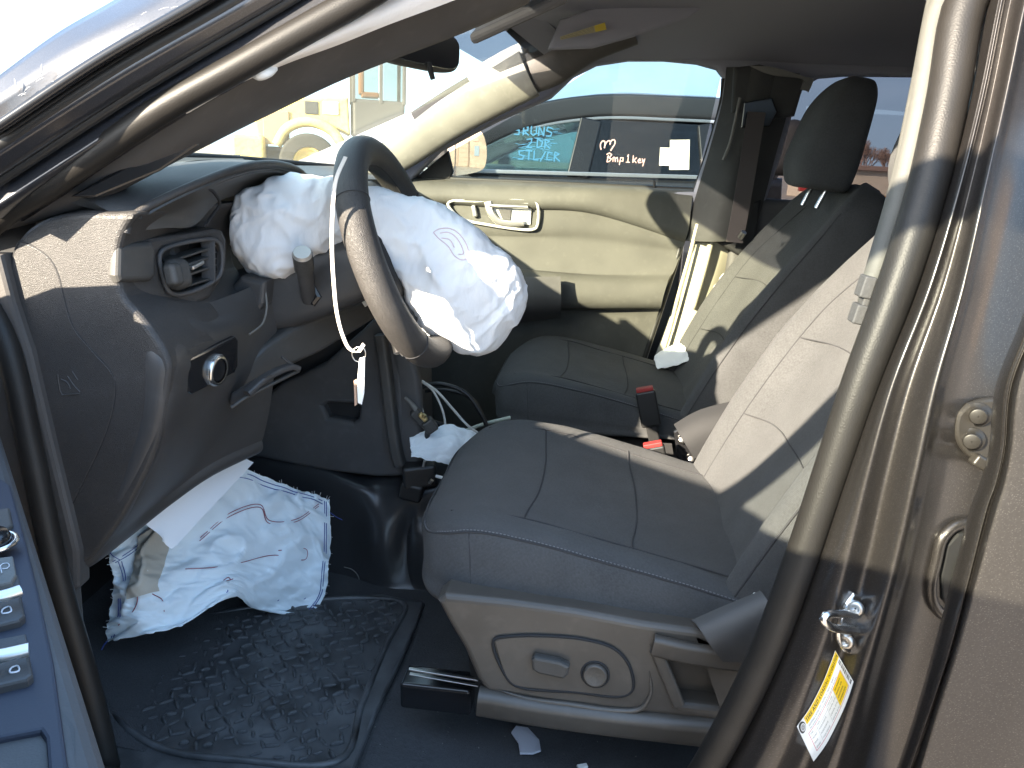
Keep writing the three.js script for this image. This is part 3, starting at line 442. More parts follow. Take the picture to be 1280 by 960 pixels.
// ---- headliner edge, curtain airbag peeping out, visor
{
  mesh('driver_visor', plate([Z(586, 43, 0.42), Z(706, -12, 0.40), Z(706, -12, 0.40).add(v3(-0.008, 0.03, -0.12)), Z(586, 43, 0.42).add(v3(-0.012, 0.03, -0.12))], v3(0.2, 1, 0), 0.016, 0.006), M.trimDark, car, 'near sun visor hanging askew from the roof lining');
  const c1 = [[232, 138, 0.712], [262, 116, 0.710], [296, 96, 0.705], [351, 69, 0.696], [417, 32, 0.683], [483, -5, 0.668], [540, -42, 0.65], [600, -80, 0.63]].map((q) => Z(...q));
  const c2 = [[235, 139, 0.712], [264, 122, 0.708], [302, 101, 0.703], [364, 75, 0.692], [420, 55, 0.679], [486, 29, 0.664], [562, 1, 0.646], [620, -22, 0.626]].map((q) => Z(...q));
  const cm = c1.map((p, i) => p.clone().lerp(c2[i], 0.5).add(v3(0.004, -0.002, 0.012 + 0.004 * Math.sin(i * 2.3))));
  mesh('curtain_airbag', patch([c1, cm, c2], 60, 8, 0.002), S([0.80, 0.76, 0.72], { roughness: 0.85, bumpMap: clothBump, bumpScale: 0.003 }), car, 'folded white curtain airbag peeping from the near pillar trim');
  mesh('curtain_tether', tube([[316, 92, 0.70], [324, 93, 0.708], [334, 90, 0.708], [344, 84, 0.70]].map((q) => Z(...q)), (v) => 0.004 + 0.003 * Math.sin(v * 3.1), 14), M.white, car);
  mesh('torn_fabric', patch([[[594, -6], [615, 6], [660, -10]], [[594, 8], [612, 11], [640, 6]]].map((r) => r.map(([x, y]) => Z(x, y, 0.3))), 10, 4, 0.003), M.airbag, car);
  const vis = mesh('sun_visor', plate([[684, 62], [700, 24], [795, -10], [905, -10], [860, 22], [790, 46], [740, 60]].map(([x, y]) => Z(x, y, -0.35)), v3(0.35, -0.6, 0.75), 0.02, 0.008), M.liner, car, 'folded passenger sun visor with a pale warning label');
  const lab = canvasMat(256, 64, (x) => { x.fillStyle = '#9a9270'; x.fillRect(0, 0, 256, 64); x.fillStyle = '#b5a030'; x.fillRect(196, 0, 60, 64); x.fillStyle = '#3c3a34'; for (let j = 0; j < 5; j++) for (let i = 0; i < 40; i++) if ((i * 7 + j * 3) % 5) x.fillRect(6 + i * 4.6, 8 + j * 11, 3.4, 4); });
  const q = [[700, 46], [756, 28], [758, 37], [701, 50]].map(([x, y]) => Z(x, y, -0.33)); 
  const g = new THREE.BufferGeometry(); g.setAttribute('position', new THREE.Float32BufferAttribute([q[0], q[1], q[2], q[3]].flatMap((p) => [p.x, p.y, p.z]), 3)); g.setAttribute('uv', new THREE.Float32BufferAttribute([0, 1, 1, 1, 1, 0, 0, 0], 2)); g.setIndex([0, 3, 2, 0, 2, 1]); g.computeVertexNormals();
  mesh('warning_label', g, lab, vis);
}
// ---- rear-view mirror
{
  const rv = group('rear_view_mirror', car), c = v3(-0.395, 1.44, 0.0), n = v3(0.92, -0.10, 0.38).normalize();
  const ex = v3(0, 1, 0).cross(n).normalize();
  const oval = (w, h, o) => Array.from({ length: 28 }, (_, k) => { const t = k / 28 * TW, a = Math.cos(t), b = Math.sin(t); return c.clone().addScaledVector(ex, w * Math.sign(a) * Math.pow(Math.abs(a), 0.42)).add(v3(0, h * Math.sign(b) * Math.pow(Math.abs(b), 0.5), 0)).addScaledVector(n, o); });
  mesh('mirror_housing', plate(oval(0.127, 0.040, 0.017), n, 0.04, 0.012), M.trimDark, rv);
  mesh('mirror_glass', plate(oval(0.118, 0.033, 0.019), n, 0.004, 0.001), S([0.5, 0.53, 0.54], { metalness: 1, roughness: 0.03 }), rv);
  mesh('mirror_stalk', tube([c.clone().addScaledVector(n, -0.015), v3(-0.41, 1.44, 0), v3(-0.43, 1.455, 0)], 0.012, 8), M.dark, rv);
  mesh('mirror_lever', cyl(c.clone().add(v3(0.02, -0.03, 0.0)), c.clone().add(v3(0.03, -0.06, 0)), 0.006, 0.005), M.dark, rv);
}
// ---- passenger side: window frame wall with two openings, pillars
{
  const win = [[500, 238], [548, 190], [620, 152], [688, 122], [716, 96], [745, 81], [785, 75], [830, 75], [872, 79], [897, 86], [906, 98], [902, 128], [886, 185], [868, 240]].map(([x, y]) => Z(x, y, -0.70));
  const win2 = [[958, 250], [978, 192], [992, 140], [1006, 108], [1026, 97], [1060, 94], [1150, 95], [1260, 98], [1330, 112], [1310, 260]].map(([x, y]) => Z(x, y, -0.70));
  const outer = [v3(-0.95, 1.08, -0.70), v3(-0.95, 1.19, -0.70), v3(-0.42, 1.43, -0.70), v3(-0.1, 1.56, -0.70), v3(0.6, 1.575, -0.70), v3(1.6, 1.56, -0.70), v3(1.6, 1.08, -0.70)];
  mesh('side_frame', plate(outer, v3(0, 0, 1), 0.05, 0.01, [win, win2]), M.liner, car);
  mesh('rear_side_wall', [put(box(1.6, 0.85, 0.05, 0.02), v3(1.15, 0.74, -0.72)), put(box(0.4, 0.5, 0.05, 0.02), v3(1.8, 1.35, -0.70))], M.trimDark, car);
  mesh('rear_door_window', put(box(0.8, 0.36, 0.004, 0.001), v3(0.82, 1.33, -0.735)), PH([0.34, 0.33, 0.34], { transmission: 1, roughness: 0, thickness: 0 }), car);
  // near side behind the B-pillar (never seen, keeps the light out)
  mesh('rear_side_wall', [put(box(1.6, 0.85, 0.04, 0.02), v3(1.2, 0.74, 0.74)), put(box(0.4, 0.5, 0.04, 0.02), v3(1.8, 1.35, 0.70))], M.trimDark, car);
  mesh('rear_door_window', put(box(1.1, 0.36, 0.004, 0.001), v3(1.0, 1.33, 0.80)), M.glassDark, car);
  // front passenger pillar trim
  const path = [[440, 225, -0.66], [505, 188, -0.655], [560, 150, -0.645], [615, 118, -0.635], [662, 92, -0.62]].map((q) => Z(...q));
  const pr = []; for (let i = 0; i < 16; i++) { const a = i / 16 * 2 * Math.PI; pr.push([0.052 * Math.cos(a), 0.022 * Math.sin(a)]); }
  mesh('far_pillar_trim', sweep(path, pr, v3(-0.35, 1, 0.15), 30, (v) => 0.85 + 0.35 * v), M.trimGrey, car);
  mesh('far_pillar_top', sweep([[664, 92, -0.63], [690, 82, -0.63], [730, 55, -0.62], [790, 30, -0.6]].map((q) => Z(...q)), pr, v3(-0.2, 1, 0.1), 14, () => 1.0), M.pillarTrim, car);
  mesh('far_pillar_core', sweep([[520, 150, -0.71], [580, 112, -0.70], [650, 75, -0.68], [700, 50, -0.66]].map((q) => Z(...q)), roundRect(0.05, 0.03, 0.01), v3(-0.35, 1, 0), 20), M.dark, car);
  mesh('bare_pillar_edge', sweep([[585, 96, -0.655], [640, 65, -0.645], [652, 60, -0.64]].map((q) => Z(...q)), roundRect(0.028, 0.012, 0.004), v3(-0.35, 1, 0.1), 10), M.white, car);
}
// ---- passenger door
{
  const d = group('passenger_door', car);
  const row = (pts) => pts.map((q) => Z(...q));
  const rows = [
    row([[440, 224, -0.755], [545, 231, -0.752], [640, 235, -0.752], [740, 239, -0.752], [866, 246, -0.752]]),
    row([[440, 228, -0.715], [545, 236, -0.712], [640, 240, -0.71], [740, 243, -0.71], [864, 250, -0.715]]),
    row([[440, 246, -0.70], [545, 243, -0.70], [640, 248, -0.70], [740, 251, -0.70], [860, 285, -0.70]]),
    row([[440, 252, -0.70], [545, 247, -0.70], [640, 253, -0.70], [740, 258, -0.702], [858, 294, -0.702]]),
    row([[440, 256, -0.715], [545, 251, -0.715], [640, 257, -0.715], [740, 262, -0.716], [857, 298, -0.716]]),
    row([[440, 280, -0.712], [545, 280, -0.712], [640, 285, -0.712], [740, 285, -0.714], [854, 306, -0.716]]),
    row([[440, 300, -0.715], [545, 300, -0.715], [640, 300, -0.715], [740, 305, -0.718], [850, 318, -0.718]]),
    row([[440, 330, -0.70], [545, 335, -0.695], [640, 340, -0.69], [740, 345, -0.695], [840, 345, -0.70]]),
    row([[440, 345, -0.66], [545, 345, -0.65], [640, 347, -0.645], [740, 356, -0.66], [832, 360, -0.67]]),
    row([[440, 372, -0.655], [545, 372, -0.645], [640, 374, -0.64], [740, 376, -0.655], [826, 376, -0.665]]),
    row([[440, 380, -0.70], [545, 380, -0.70], [640, 383, -0.70], [740, 384, -0.70], [824, 381, -0.70]]),
    row([[440, 420, -0.715], [545, 420, -0.715], [640, 425, -0.715], [740, 425, -0.715], [814, 420, -0.715]]),
    row([[440, 560, -0.73], [545, 560, -0.73], [640, 560, -0.73], [740, 560, -0.73], [784, 540, -0.73]]),
  ];
  const pan = mesh('door_panel', patch(rows, 50, 120, 0.02), M.doorTrim, d);
  mesh('belt_moulding', sweep([[440, 215, -0.75], [545, 224, -0.745], [700, 231, -0.745], [868, 239, -0.745]].map((q) => Z(...q)), roundRect(0.016, 0.022, 0.006), v3(0, 0, 1), 16), M.rubber, d);
  mesh('lock_pin', cyl(Z(818, 236, -0.735), Z(818, 226, -0.735), 0.0035), M.dark, d);
  mesh('panel_groove', tube([[500, 254, -0.708], [545, 247, -0.70], [640, 252, -0.70], [735, 255, -0.701], [800, 272, -0.701], [862, 296, -0.703]].map((q) => Z(...q)).map((p) => p.add(v3(0, -0.004, -0.001))), 0.0045, 40), M.dark, d);
  // bright handle bezel, pull lever, lock switch
  const be = [[560, 255], [566, 251], [600, 249], [668, 252], [672, 256], [671, 284], [665, 287], [610, 281], [575, 272]].map(([x, y]) => Z(x, y, -0.684));
  const ho = [[566, 258], [604, 254], [610, 258], [612, 268], [622, 278], [610, 277], [578, 269]].map(([x, y]) => Z(x, y, -0.688));
  const ho2 = [[618, 256], [662, 258], [664, 262], [663, 281], [640, 280], [626, 274], [616, 262]].map(([x, y]) => Z(x, y, -0.686));
  mesh('handle_bezel', [tube(be.map((b) => b.clone().add(v3(0, 0, 0.001))), 0.0042, 90, 8, true), tube([be[1], ...[[612, 252], [660, 254]].map(([x, y]) => Z(x, y, -0.683))], 0.004, 10, 8)], M.brightTrim, d);
  mesh('handle_recess', plate(ho2.map((p) => p.clone().add(v3(0, 0, -0.002))), v3(0, 0, 1), 0.006, 0.001), M.brightTrim, d);
  mesh('switch_plate', plate(ho.map((p) => p.clone().add(v3(0, 0, -0.006))), v3(0, 0, 1), 0.006, 0.001), M.doorTrim, d);
  mesh('lock_switch', put(box(0.014, 0.034, 0.012, 0.004, 3), Z(593, 264, -0.686), 0, 0, 0.25), M.satin, d);
  mesh('pull_handle', [sweep([[610, 252, -0.682], [613, 265, -0.68], [622, 276, -0.68], [634, 279, -0.68], [655, 279, -0.68]].map((q) => Z(...q)), roundRect(0.012, 0.022, 0.004), v3(0, 0, 1), 20, (v) => 1.1 - 0.4 * v), tube([[612, 257, -0.678], [635, 258, -0.676], [660, 259, -0.678]].map((q) => Z(...q)), 0.0055, 10)], M.satin, d);
  mesh('handle_gap_shade', plate([[623, 262], [639, 262], [638, 275], [628, 274]].map(([x, y]) => Z(x, y, -0.684)), v3(0, 0, 1), 0.004, 0.001), M.trimDark, d);  // dark plate standing in for shade behind the pull handle
  mesh('armrest', patch([[[440, 350, -0.62], [560, 352, -0.60], [640, 350, -0.60], [700, 348, -0.615]], [[440, 375, -0.60], [560, 375, -0.58], [640, 374, -0.585], [700, 372, -0.605]], [[440, 392, -0.66], [560, 392, -0.64], [640, 392, -0.65], [700, 385, -0.67]]].map((r) => r.map((q) => Z(...q))), 16, 12, 0.03), M.trimDark, d);
  mesh('speaker_grille', along(new THREE.CylinderGeometry(0.075, 0.08, 0.012, 40), Z(765, 405, -0.712), v3(0, 0, 1)), M.trimDark, d);
  mesh('door_skin', put(box(1.05, 0.75, 0.03, 0.012), v3(-0.28, 0.78, -0.92)), M.paint, d);
  const gl = [[430, 240, -0.76], [545, 200, -0.76], [690, 118, -0.73], [760, 72, -0.72], [905, 80, -0.72], [866, 245, -0.76]].map((q) => Z(...q));
  mesh('door_window', plate(gl, v3(0, 0.12, 1), 0.003, 0), M.glassSide, d);
  mesh('window_channel', tube([[866, 245, -0.735], [884, 190, -0.725], [902, 125, -0.715], [904, 98, -0.712]].map((q) => Z(...q)), 0.006, 14), M.dark, d);
  mesh('sail_panel', plate([[520, 222], [560, 188], [566, 214], [562, 224]].map(([x, y]) => Z(x, y, -0.735)), v3(0, 0, 1), 0.02, 0.004), M.dark, d);
  mesh('door_edge_seal', tube([[866, 248, -0.715], [850, 310, -0.705], [828, 380, -0.70], [803, 455, -0.70], [780, 530, -0.70]].map((q) => Z(...q)), 0.009, 30), M.rubber, d);
  // door mirror outside the glass
  const mi = group('door_mirror', car), c = Z(582, 191, -0.97), n = v3(0.80, 0.045, 0.60).normalize(), ex = v3(0, 1, 0).cross(n).normalize();
  const out = [[-0.088, 0.03], [-0.078, -0.06], [-0.06, -0.073], [0.03, -0.062], [0.078, -0.045], [0.088, 0.0], [0.075, 0.05], [0.04, 0.075], [-0.03, 0.07], [-0.07, 0.055]];
  const pl = (s, o) => out.map(([a, b]) => c.clone().addScaledVector(ex, a * s).add(v3(0, b * s, 0)).addScaledVector(n, o));
  mesh('mirror_housing', plate(pl(1.08, 0), n, 0.10, 0.03, [], 6), M.rubber, mi);
  const rim2 = new THREE.SplineCurve([...out, out[0]].map(([a, b]) => new THREE.Vector2(a, b))).getPoints(48), ey = n.clone().cross(ex), RC = 1.1; // a convex glass
  mesh('mirror_glass', sheet((u, v) => { const k = rim2[Math.round(u * 48)], a = k.x * v, b = k.y * v; return c.clone().addScaledVector(ex, a).add(v3(0, b, 0)).addScaledVector(n, 0.011 - (a * a + b * b) / (2 * RC)); }, 48, 12), M.mirror, mi);
}
// ---- near B-pillar with striker and tyre label
const bLevels = [
  [-60, [1250, 1257, 1266, 1280, 1300, 1312, 1360, 1430]], [0, [1236, 1243, 1252, 1264, 1282, 1296, 1342, 1410]], [120, [1212, 1219, 1228, 1240, 1257, 1271, 1312, 1380]],
  [240, [1180, 1188, 1198, 1212, 1230, 1243, 1284, 1350]], [360, [1140, 1150, 1162, 1180, 1203, 1217, 1256, 1325]], [480, [1095, 1104, 1116, 1138, 1169, 1186, 1225, 1295]],
  [590, [1057, 1068, 1085, 1110, 1144, 1163, 1200, 1270]], [702, [1018, 1030, 1057, 1085, 1118, 1140, 1180, 1250]], [820, [972, 988, 1022, 1052, 1085, 1109, 1152, 1225]], [960, [906, 925, 962, 1002, 1040, 1072, 1118, 1190]], [1060, [838, 858, 900, 945, 988, 1025, 1076, 1150]]];
const bDepth = [0.832, 0.852, 0.874, 0.862, 0.893, 0.874, 0.852, 0.846], bTop = [-0.10, -0.085, -0.065, -0.04, -0.025, -0.008, 0, 0, 0, 0, 0];
function bPillarZ(px, py) { let i = 0; while (i < bLevels.length - 2 && bLevels[i + 1][0] < py) i++; const f = (py - bLevels[i][0]) / (bLevels[i + 1][0] - bLevels[i][0]), cs = bLevels[i][1].map((c, k) => c + (bLevels[i + 1][1][k] - c) * f); let k = 0; while (k < 6 && cs[k + 1] < px) k++; const t = Math.min(1, Math.max(0, (px - cs[k]) / (cs[k + 1] - cs[k]))), s = t * t * (3 - 2 * t); return bDepth[k] + (bDepth[k + 1] - bDepth[k]) * s + bTop[i] + (bTop[i + 1] - bTop[i]) * f; }
const bRows = bLevels.map(([y, c], i) => c.map((x, k) => Z(x, y, bDepth[k] + bTop[i]))), bGeo = patch(bRows, 84, 60), bMesh = new THREE.Mesh(bGeo, M.paint), bRay = new THREE.Raycaster();
const onB = (px, py, up = 0) => { const d = ray(px, py).normalize(); bRay.set(v3(...CAM), d); const h = bRay.intersectObject(bMesh); const p = h.length ? h[0].point : Z(px, py, bPillarZ(px, py)); return p.addScaledVector(d, -up); };
{
  const p = group('middle_pillar', car);
  const rows = bLevels.map(([y, c], i) => c.map((x, k) => Z(x, y, bDepth[k] + bTop[i])));
  mesh('pillar_panel', patch(rows, 84, 60, -0.004), M.paint, p);
  mesh('pillar_trim', sweep([[1196, -60, 0.69], [1178, 5, 0.70], [1158, 110, 0.725], [1130, 240, 0.755], [1100, 345, 0.775], [1092, 380, 0.78]].map((q) => Z(...q)), roundRect(0.030, 0.03, 0.010), v3(1, 0, 0.4), 30), M.doorTrim, p);
  mesh('pillar_trim', sweep([[1100, 380, 0.77], [1080, 480, 0.775], [1040, 610, 0.78], [1000, 720, 0.78], [960, 840, 0.78], [880, 1010, 0.77]].map((q) => Z(...q)), roundRect(0.02, 0.03, 0.009), v3(1, 0, 0.6), 30), M.dark, p);
  mesh('belt_slider', [put(box(0.012, 0.022, 0.02, 0.002), Z(1082, 358, 0.79), 0, 0, -0.15), put(box(0.014, 0.02, 0.02, 0.002), Z(1074, 392, 0.79), 0, 0, -0.15), put(box(0.007, 0.035, 0.015, 0.002), Z(1081, 375, 0.79), 0, 0, -0.15)], M.trimDark, p);
  mesh('torn_liner', patch([[[1150, -14, 0.55], [1158, 2, 0.56], [1166, 14, 0.57]], [[1140, -22, 0.55], [1150, -12, 0.56], [1166, 2, 0.57]]].map((r) => r.map((q) => Z(...q))), 10, 5, 0.003), M.white, p);
  // stamped recess beside the hinge
  mesh('recess_ring', tube([[1222, 652], [1196, 656], [1178, 672], [1170, 700], [1164, 730], [1168, 756], [1184, 772], [1206, 776]].map(([x, y]) => onB(x, y, 0.003)), 0.0055, 40, 8), M.paint, p);
  mesh('recess_plug', plate([[1224, 662], [1198, 667], [1185, 682], [1177, 720], [1178, 750], [1190, 764], [1212, 766]].map(([x, y]) => onB(x, y, 0.004)), v3(-0.3, 0.1, 1), 0.006, 0.002), M.rubber, p);
  mesh('recess_step', tube([[1216, 690], [1204, 696], [1196, 715], [1194, 740], [1200, 756]].map(([x, y]) => onB(x, y, 0.006)), 0.003, 20, 6), M.trimGrey, p);
  // striker
  const st = mesh('striker_plate', plate([[1068, 742], [1078, 749], [1084, 772], [1080, 798], [1064, 818], [1052, 810], [1048, 792], [1056, 760]].map(([x, y]) => onB(1066, y, 0.004).copy(Z(x, y, bPillarZ(1066, 780) + 0.006 + (1066 - x) * 0.0004))), v3(-0.55, 0.05, 0.85), 0.006, 0.002, [], 5), M.chrome, car, 'bright steel door latch striker');
  const zs = bPillarZ(1066, 780) + 0.008;
  mesh('striker_loop', tube([Z(1073, 768, zs), Z(1050, 767, zs + 0.018), Z(1034, 768, zs + 0.03), Z(1029, 773, zs + 0.033), Z(1036, 782, zs + 0.03), Z(1052, 787, zs + 0.018), Z(1071, 789, zs)], 0.0042, 36, 10), M.chrome, st);
  for (const [x, y] of [[1070, 760], [1058, 801]]) { const c = Z(x, y, zs); mesh('bolt', [along(lathe([[0.001, 0.002], [0.0035, 0.002], [0.004, 0.0045], [0.007, 0.004], [0.0085, 0.001], [0.0085, 0]], 18), c, v3(-0.55, 0.05, 0.85))], M.steel, st); }
  // tyre and loading label
  const lab = canvasMat(768, 330, (x, w, h) => {
    x.fillStyle = '#e9e9e6'; x.fillRect(0, 0, w, h); x.fillStyle = '#f0c818'; x.fillRect(110, 6, w - 116, 62);
    x.fillStyle = '#222'; x.font = 'bold 38px sans-serif'; x.fillText('TIRE AND LOADING INFORMATION', 120, 52, w - 140);
    x.beginPath(); x.arc(56, 48, 44, 0, 7); x.fill(); x.fillStyle = '#d8d8d6'; x.beginPath(); x.arc(66, 54, 30, 0, 7); x.fill(); x.strokeStyle = '#333'; x.lineWidth = 5; x.beginPath(); x.arc(66, 54, 18, 0, 7); x.stroke(); x.beginPath(); x.arc(66, 54, 8, 0, 7); x.stroke();
    x.fillStyle = '#333'; x.font = '20px sans-serif'; x.fillText('SEATING CAPACITY   TOTAL 5   FRONT 2   REAR 3', 120, 98, 560); x.font = '16px sans-serif'; x.fillText('The combined weight of occupants and cargo should never exceed', 120, 122, 470);
    x.fillStyle = '#f0c818'; x.fillRect(470, 132, 200, 150); x.fillStyle = '#333'; x.font = 'bold 21px sans-serif'; ['SEE OWNER\'S', 'MANUAL FOR', 'ADDITIONAL', 'INFORMATION'].forEach((s, i) => x.fillText(s, 486, 166 + i * 32, 170));
    x.strokeStyle = '#c0303a'; x.lineWidth = 4; x.strokeRect(90, 132, 584, 160); x.strokeStyle = '#888'; x.lineWidth = 2; for (const k of [180, 330, 470]) { x.beginPath(); x.moveTo(k, 132); x.lineTo(k, 292); x.stroke(); } x.beginPath(); x.moveTo(90, 172); x.lineTo(470, 172); x.stroke();
    x.fillStyle = '#555'; x.font = '19px sans-serif'; ['TIRE', 'FRONT', 'REAR', 'SPARE'].forEach((s, i) => x.fillText(s, 100, 160 + i * 40)); ['SIZE', 'P255/65R18', 'P255/65R18', 'T165/70R18'].forEach((s, i) => x.fillText(s, 190, 160 + i * 40)); ['COLD TIRE', '240 kPa, 35 PSI', '240 kPa, 35 PSI', '420 kPa, 60 PSI'].forEach((s, i) => x.fillText(s, 338, 160 + i * 40, 125));
    x.fillStyle = '#333'; for (let i = 0, k = 80; k < 300; i++) { const b = 3 + (i * 7 % 5) * 2; x.fillRect(700, k, 50, b); k += b + 3 + (i * 5 % 4) * 2; }
  }, { roughness: 0.35, color: lin(0.9, 0.9, 0.9) });
  const L = [[996, 908], [1012, 885], [1028, 854], [1037, 832], [1044, 813]], R = [[1017, 952], [1033, 930], [1048, 901], [1059, 876], [1067, 852]];
  const g = sheet((u, v) => { const a = splineV(R.map(([x, y]) => v3(x, y, 0)), u), b = splineV(L.map(([x, y]) => v3(x, y, 0)), u), q = a.lerp(b, v); return onB(q.x, q.y, 0.0016); }, 24, 8);
  const uv = g.attributes.uv; for (let j = 0; j <= 8; j++) for (let i = 0; i <= 24; i++) uv.setXY(j * 25 + i, i / 24, j / 8);
  mesh('tyre_label', g, lab, p, 'yellow and white tyre loading label on the painted pillar');
}
// ---- near rear door: front flange, hinge, outer skin
{
  const d = group('rear_door', car);
  const lv = [[-80, 1385, 1405, 1418, 1640], [240, 1320, 1338, 1350, 1600], [380, 1285, 1300, 1310, 1570], [480, 1247, 1262, 1273, 1540], [560, 1238, 1254, 1263, 1520], [605, 1226, 1244, 1254, 1505], [640, 1213, 1232, 1243, 1495], [730, 1190, 1209, 1218, 1470], [810, 1169, 1188, 1196, 1445], [890, 1146, 1162, 1171, 1420], [960, 1123, 1138, 1150, 1400], [1060, 1088, 1105, 1118, 1370]];
  const zt = (y) => y < 300 ? (300 - y) * -0.00018 : 0;
  const rows = lv.map(([y, a, b, c, e]) => [Z(a - 2, y, 0.872 + zt(y)), Z(a, y, 0.905 + zt(y)), Z((a + b) / 2, y, 0.925 + zt(y)), Z(b, y, 0.934 + zt(y)), Z(b + 3, y, 0.930 + zt(y)), Z((b + c) / 2 + 2, y, 0.940 + zt(y)), Z(c, y, 0.962 + zt(y)), Z(c + 14, y, 0.970 + zt(y)), Z((c + e) / 2, y, 0.979 + zt(y)), Z(e, y, 0.976 + zt(y))]);
  mesh('door_skin', patch(rows, 90, 70, -0.003), M.paint, d);
  const hb = [[1212, 505], [1200, 520], [1197, 545], [1206, 566], [1226, 580], [1246, 584], [1256, 560], [1256, 505], [1236, 498]].map(([x, y]) => onB(x, y, 0.007));
  const hg = mesh('door_hinge', plate(hb, v3(-0.3, 0, 1), 0.008, 0.003, [], 4), PH([0.045, 0.040, 0.035], { metalness: 0.4, roughness: 0.4 }), car, 'painted door hinge leaf with two bolts');
  mesh('hinge_arm', bar(onB(1216, 572, 0.012), onB(1244, 588, 0.012), 0.012, 0.012, 0.003), PH([0.045, 0.040, 0.035], { metalness: 0.4, roughness: 0.4 }), hg);
  for (const [x, y] of [[1222, 518], [1214, 549]]) mesh('bolt', along(lathe([[0.0005, 0.009], [0.0065, 0.009], [0.0078, 0.0075], [0.008, 0.003], [0.0115, 0.002], [0.012, 0]], 24), onB(x, y, 0.008), v3(-0.35, 0, 1)), PH([0.03, 0.027, 0.024], { metalness: 0.4, roughness: 0.4 }), hg);
}
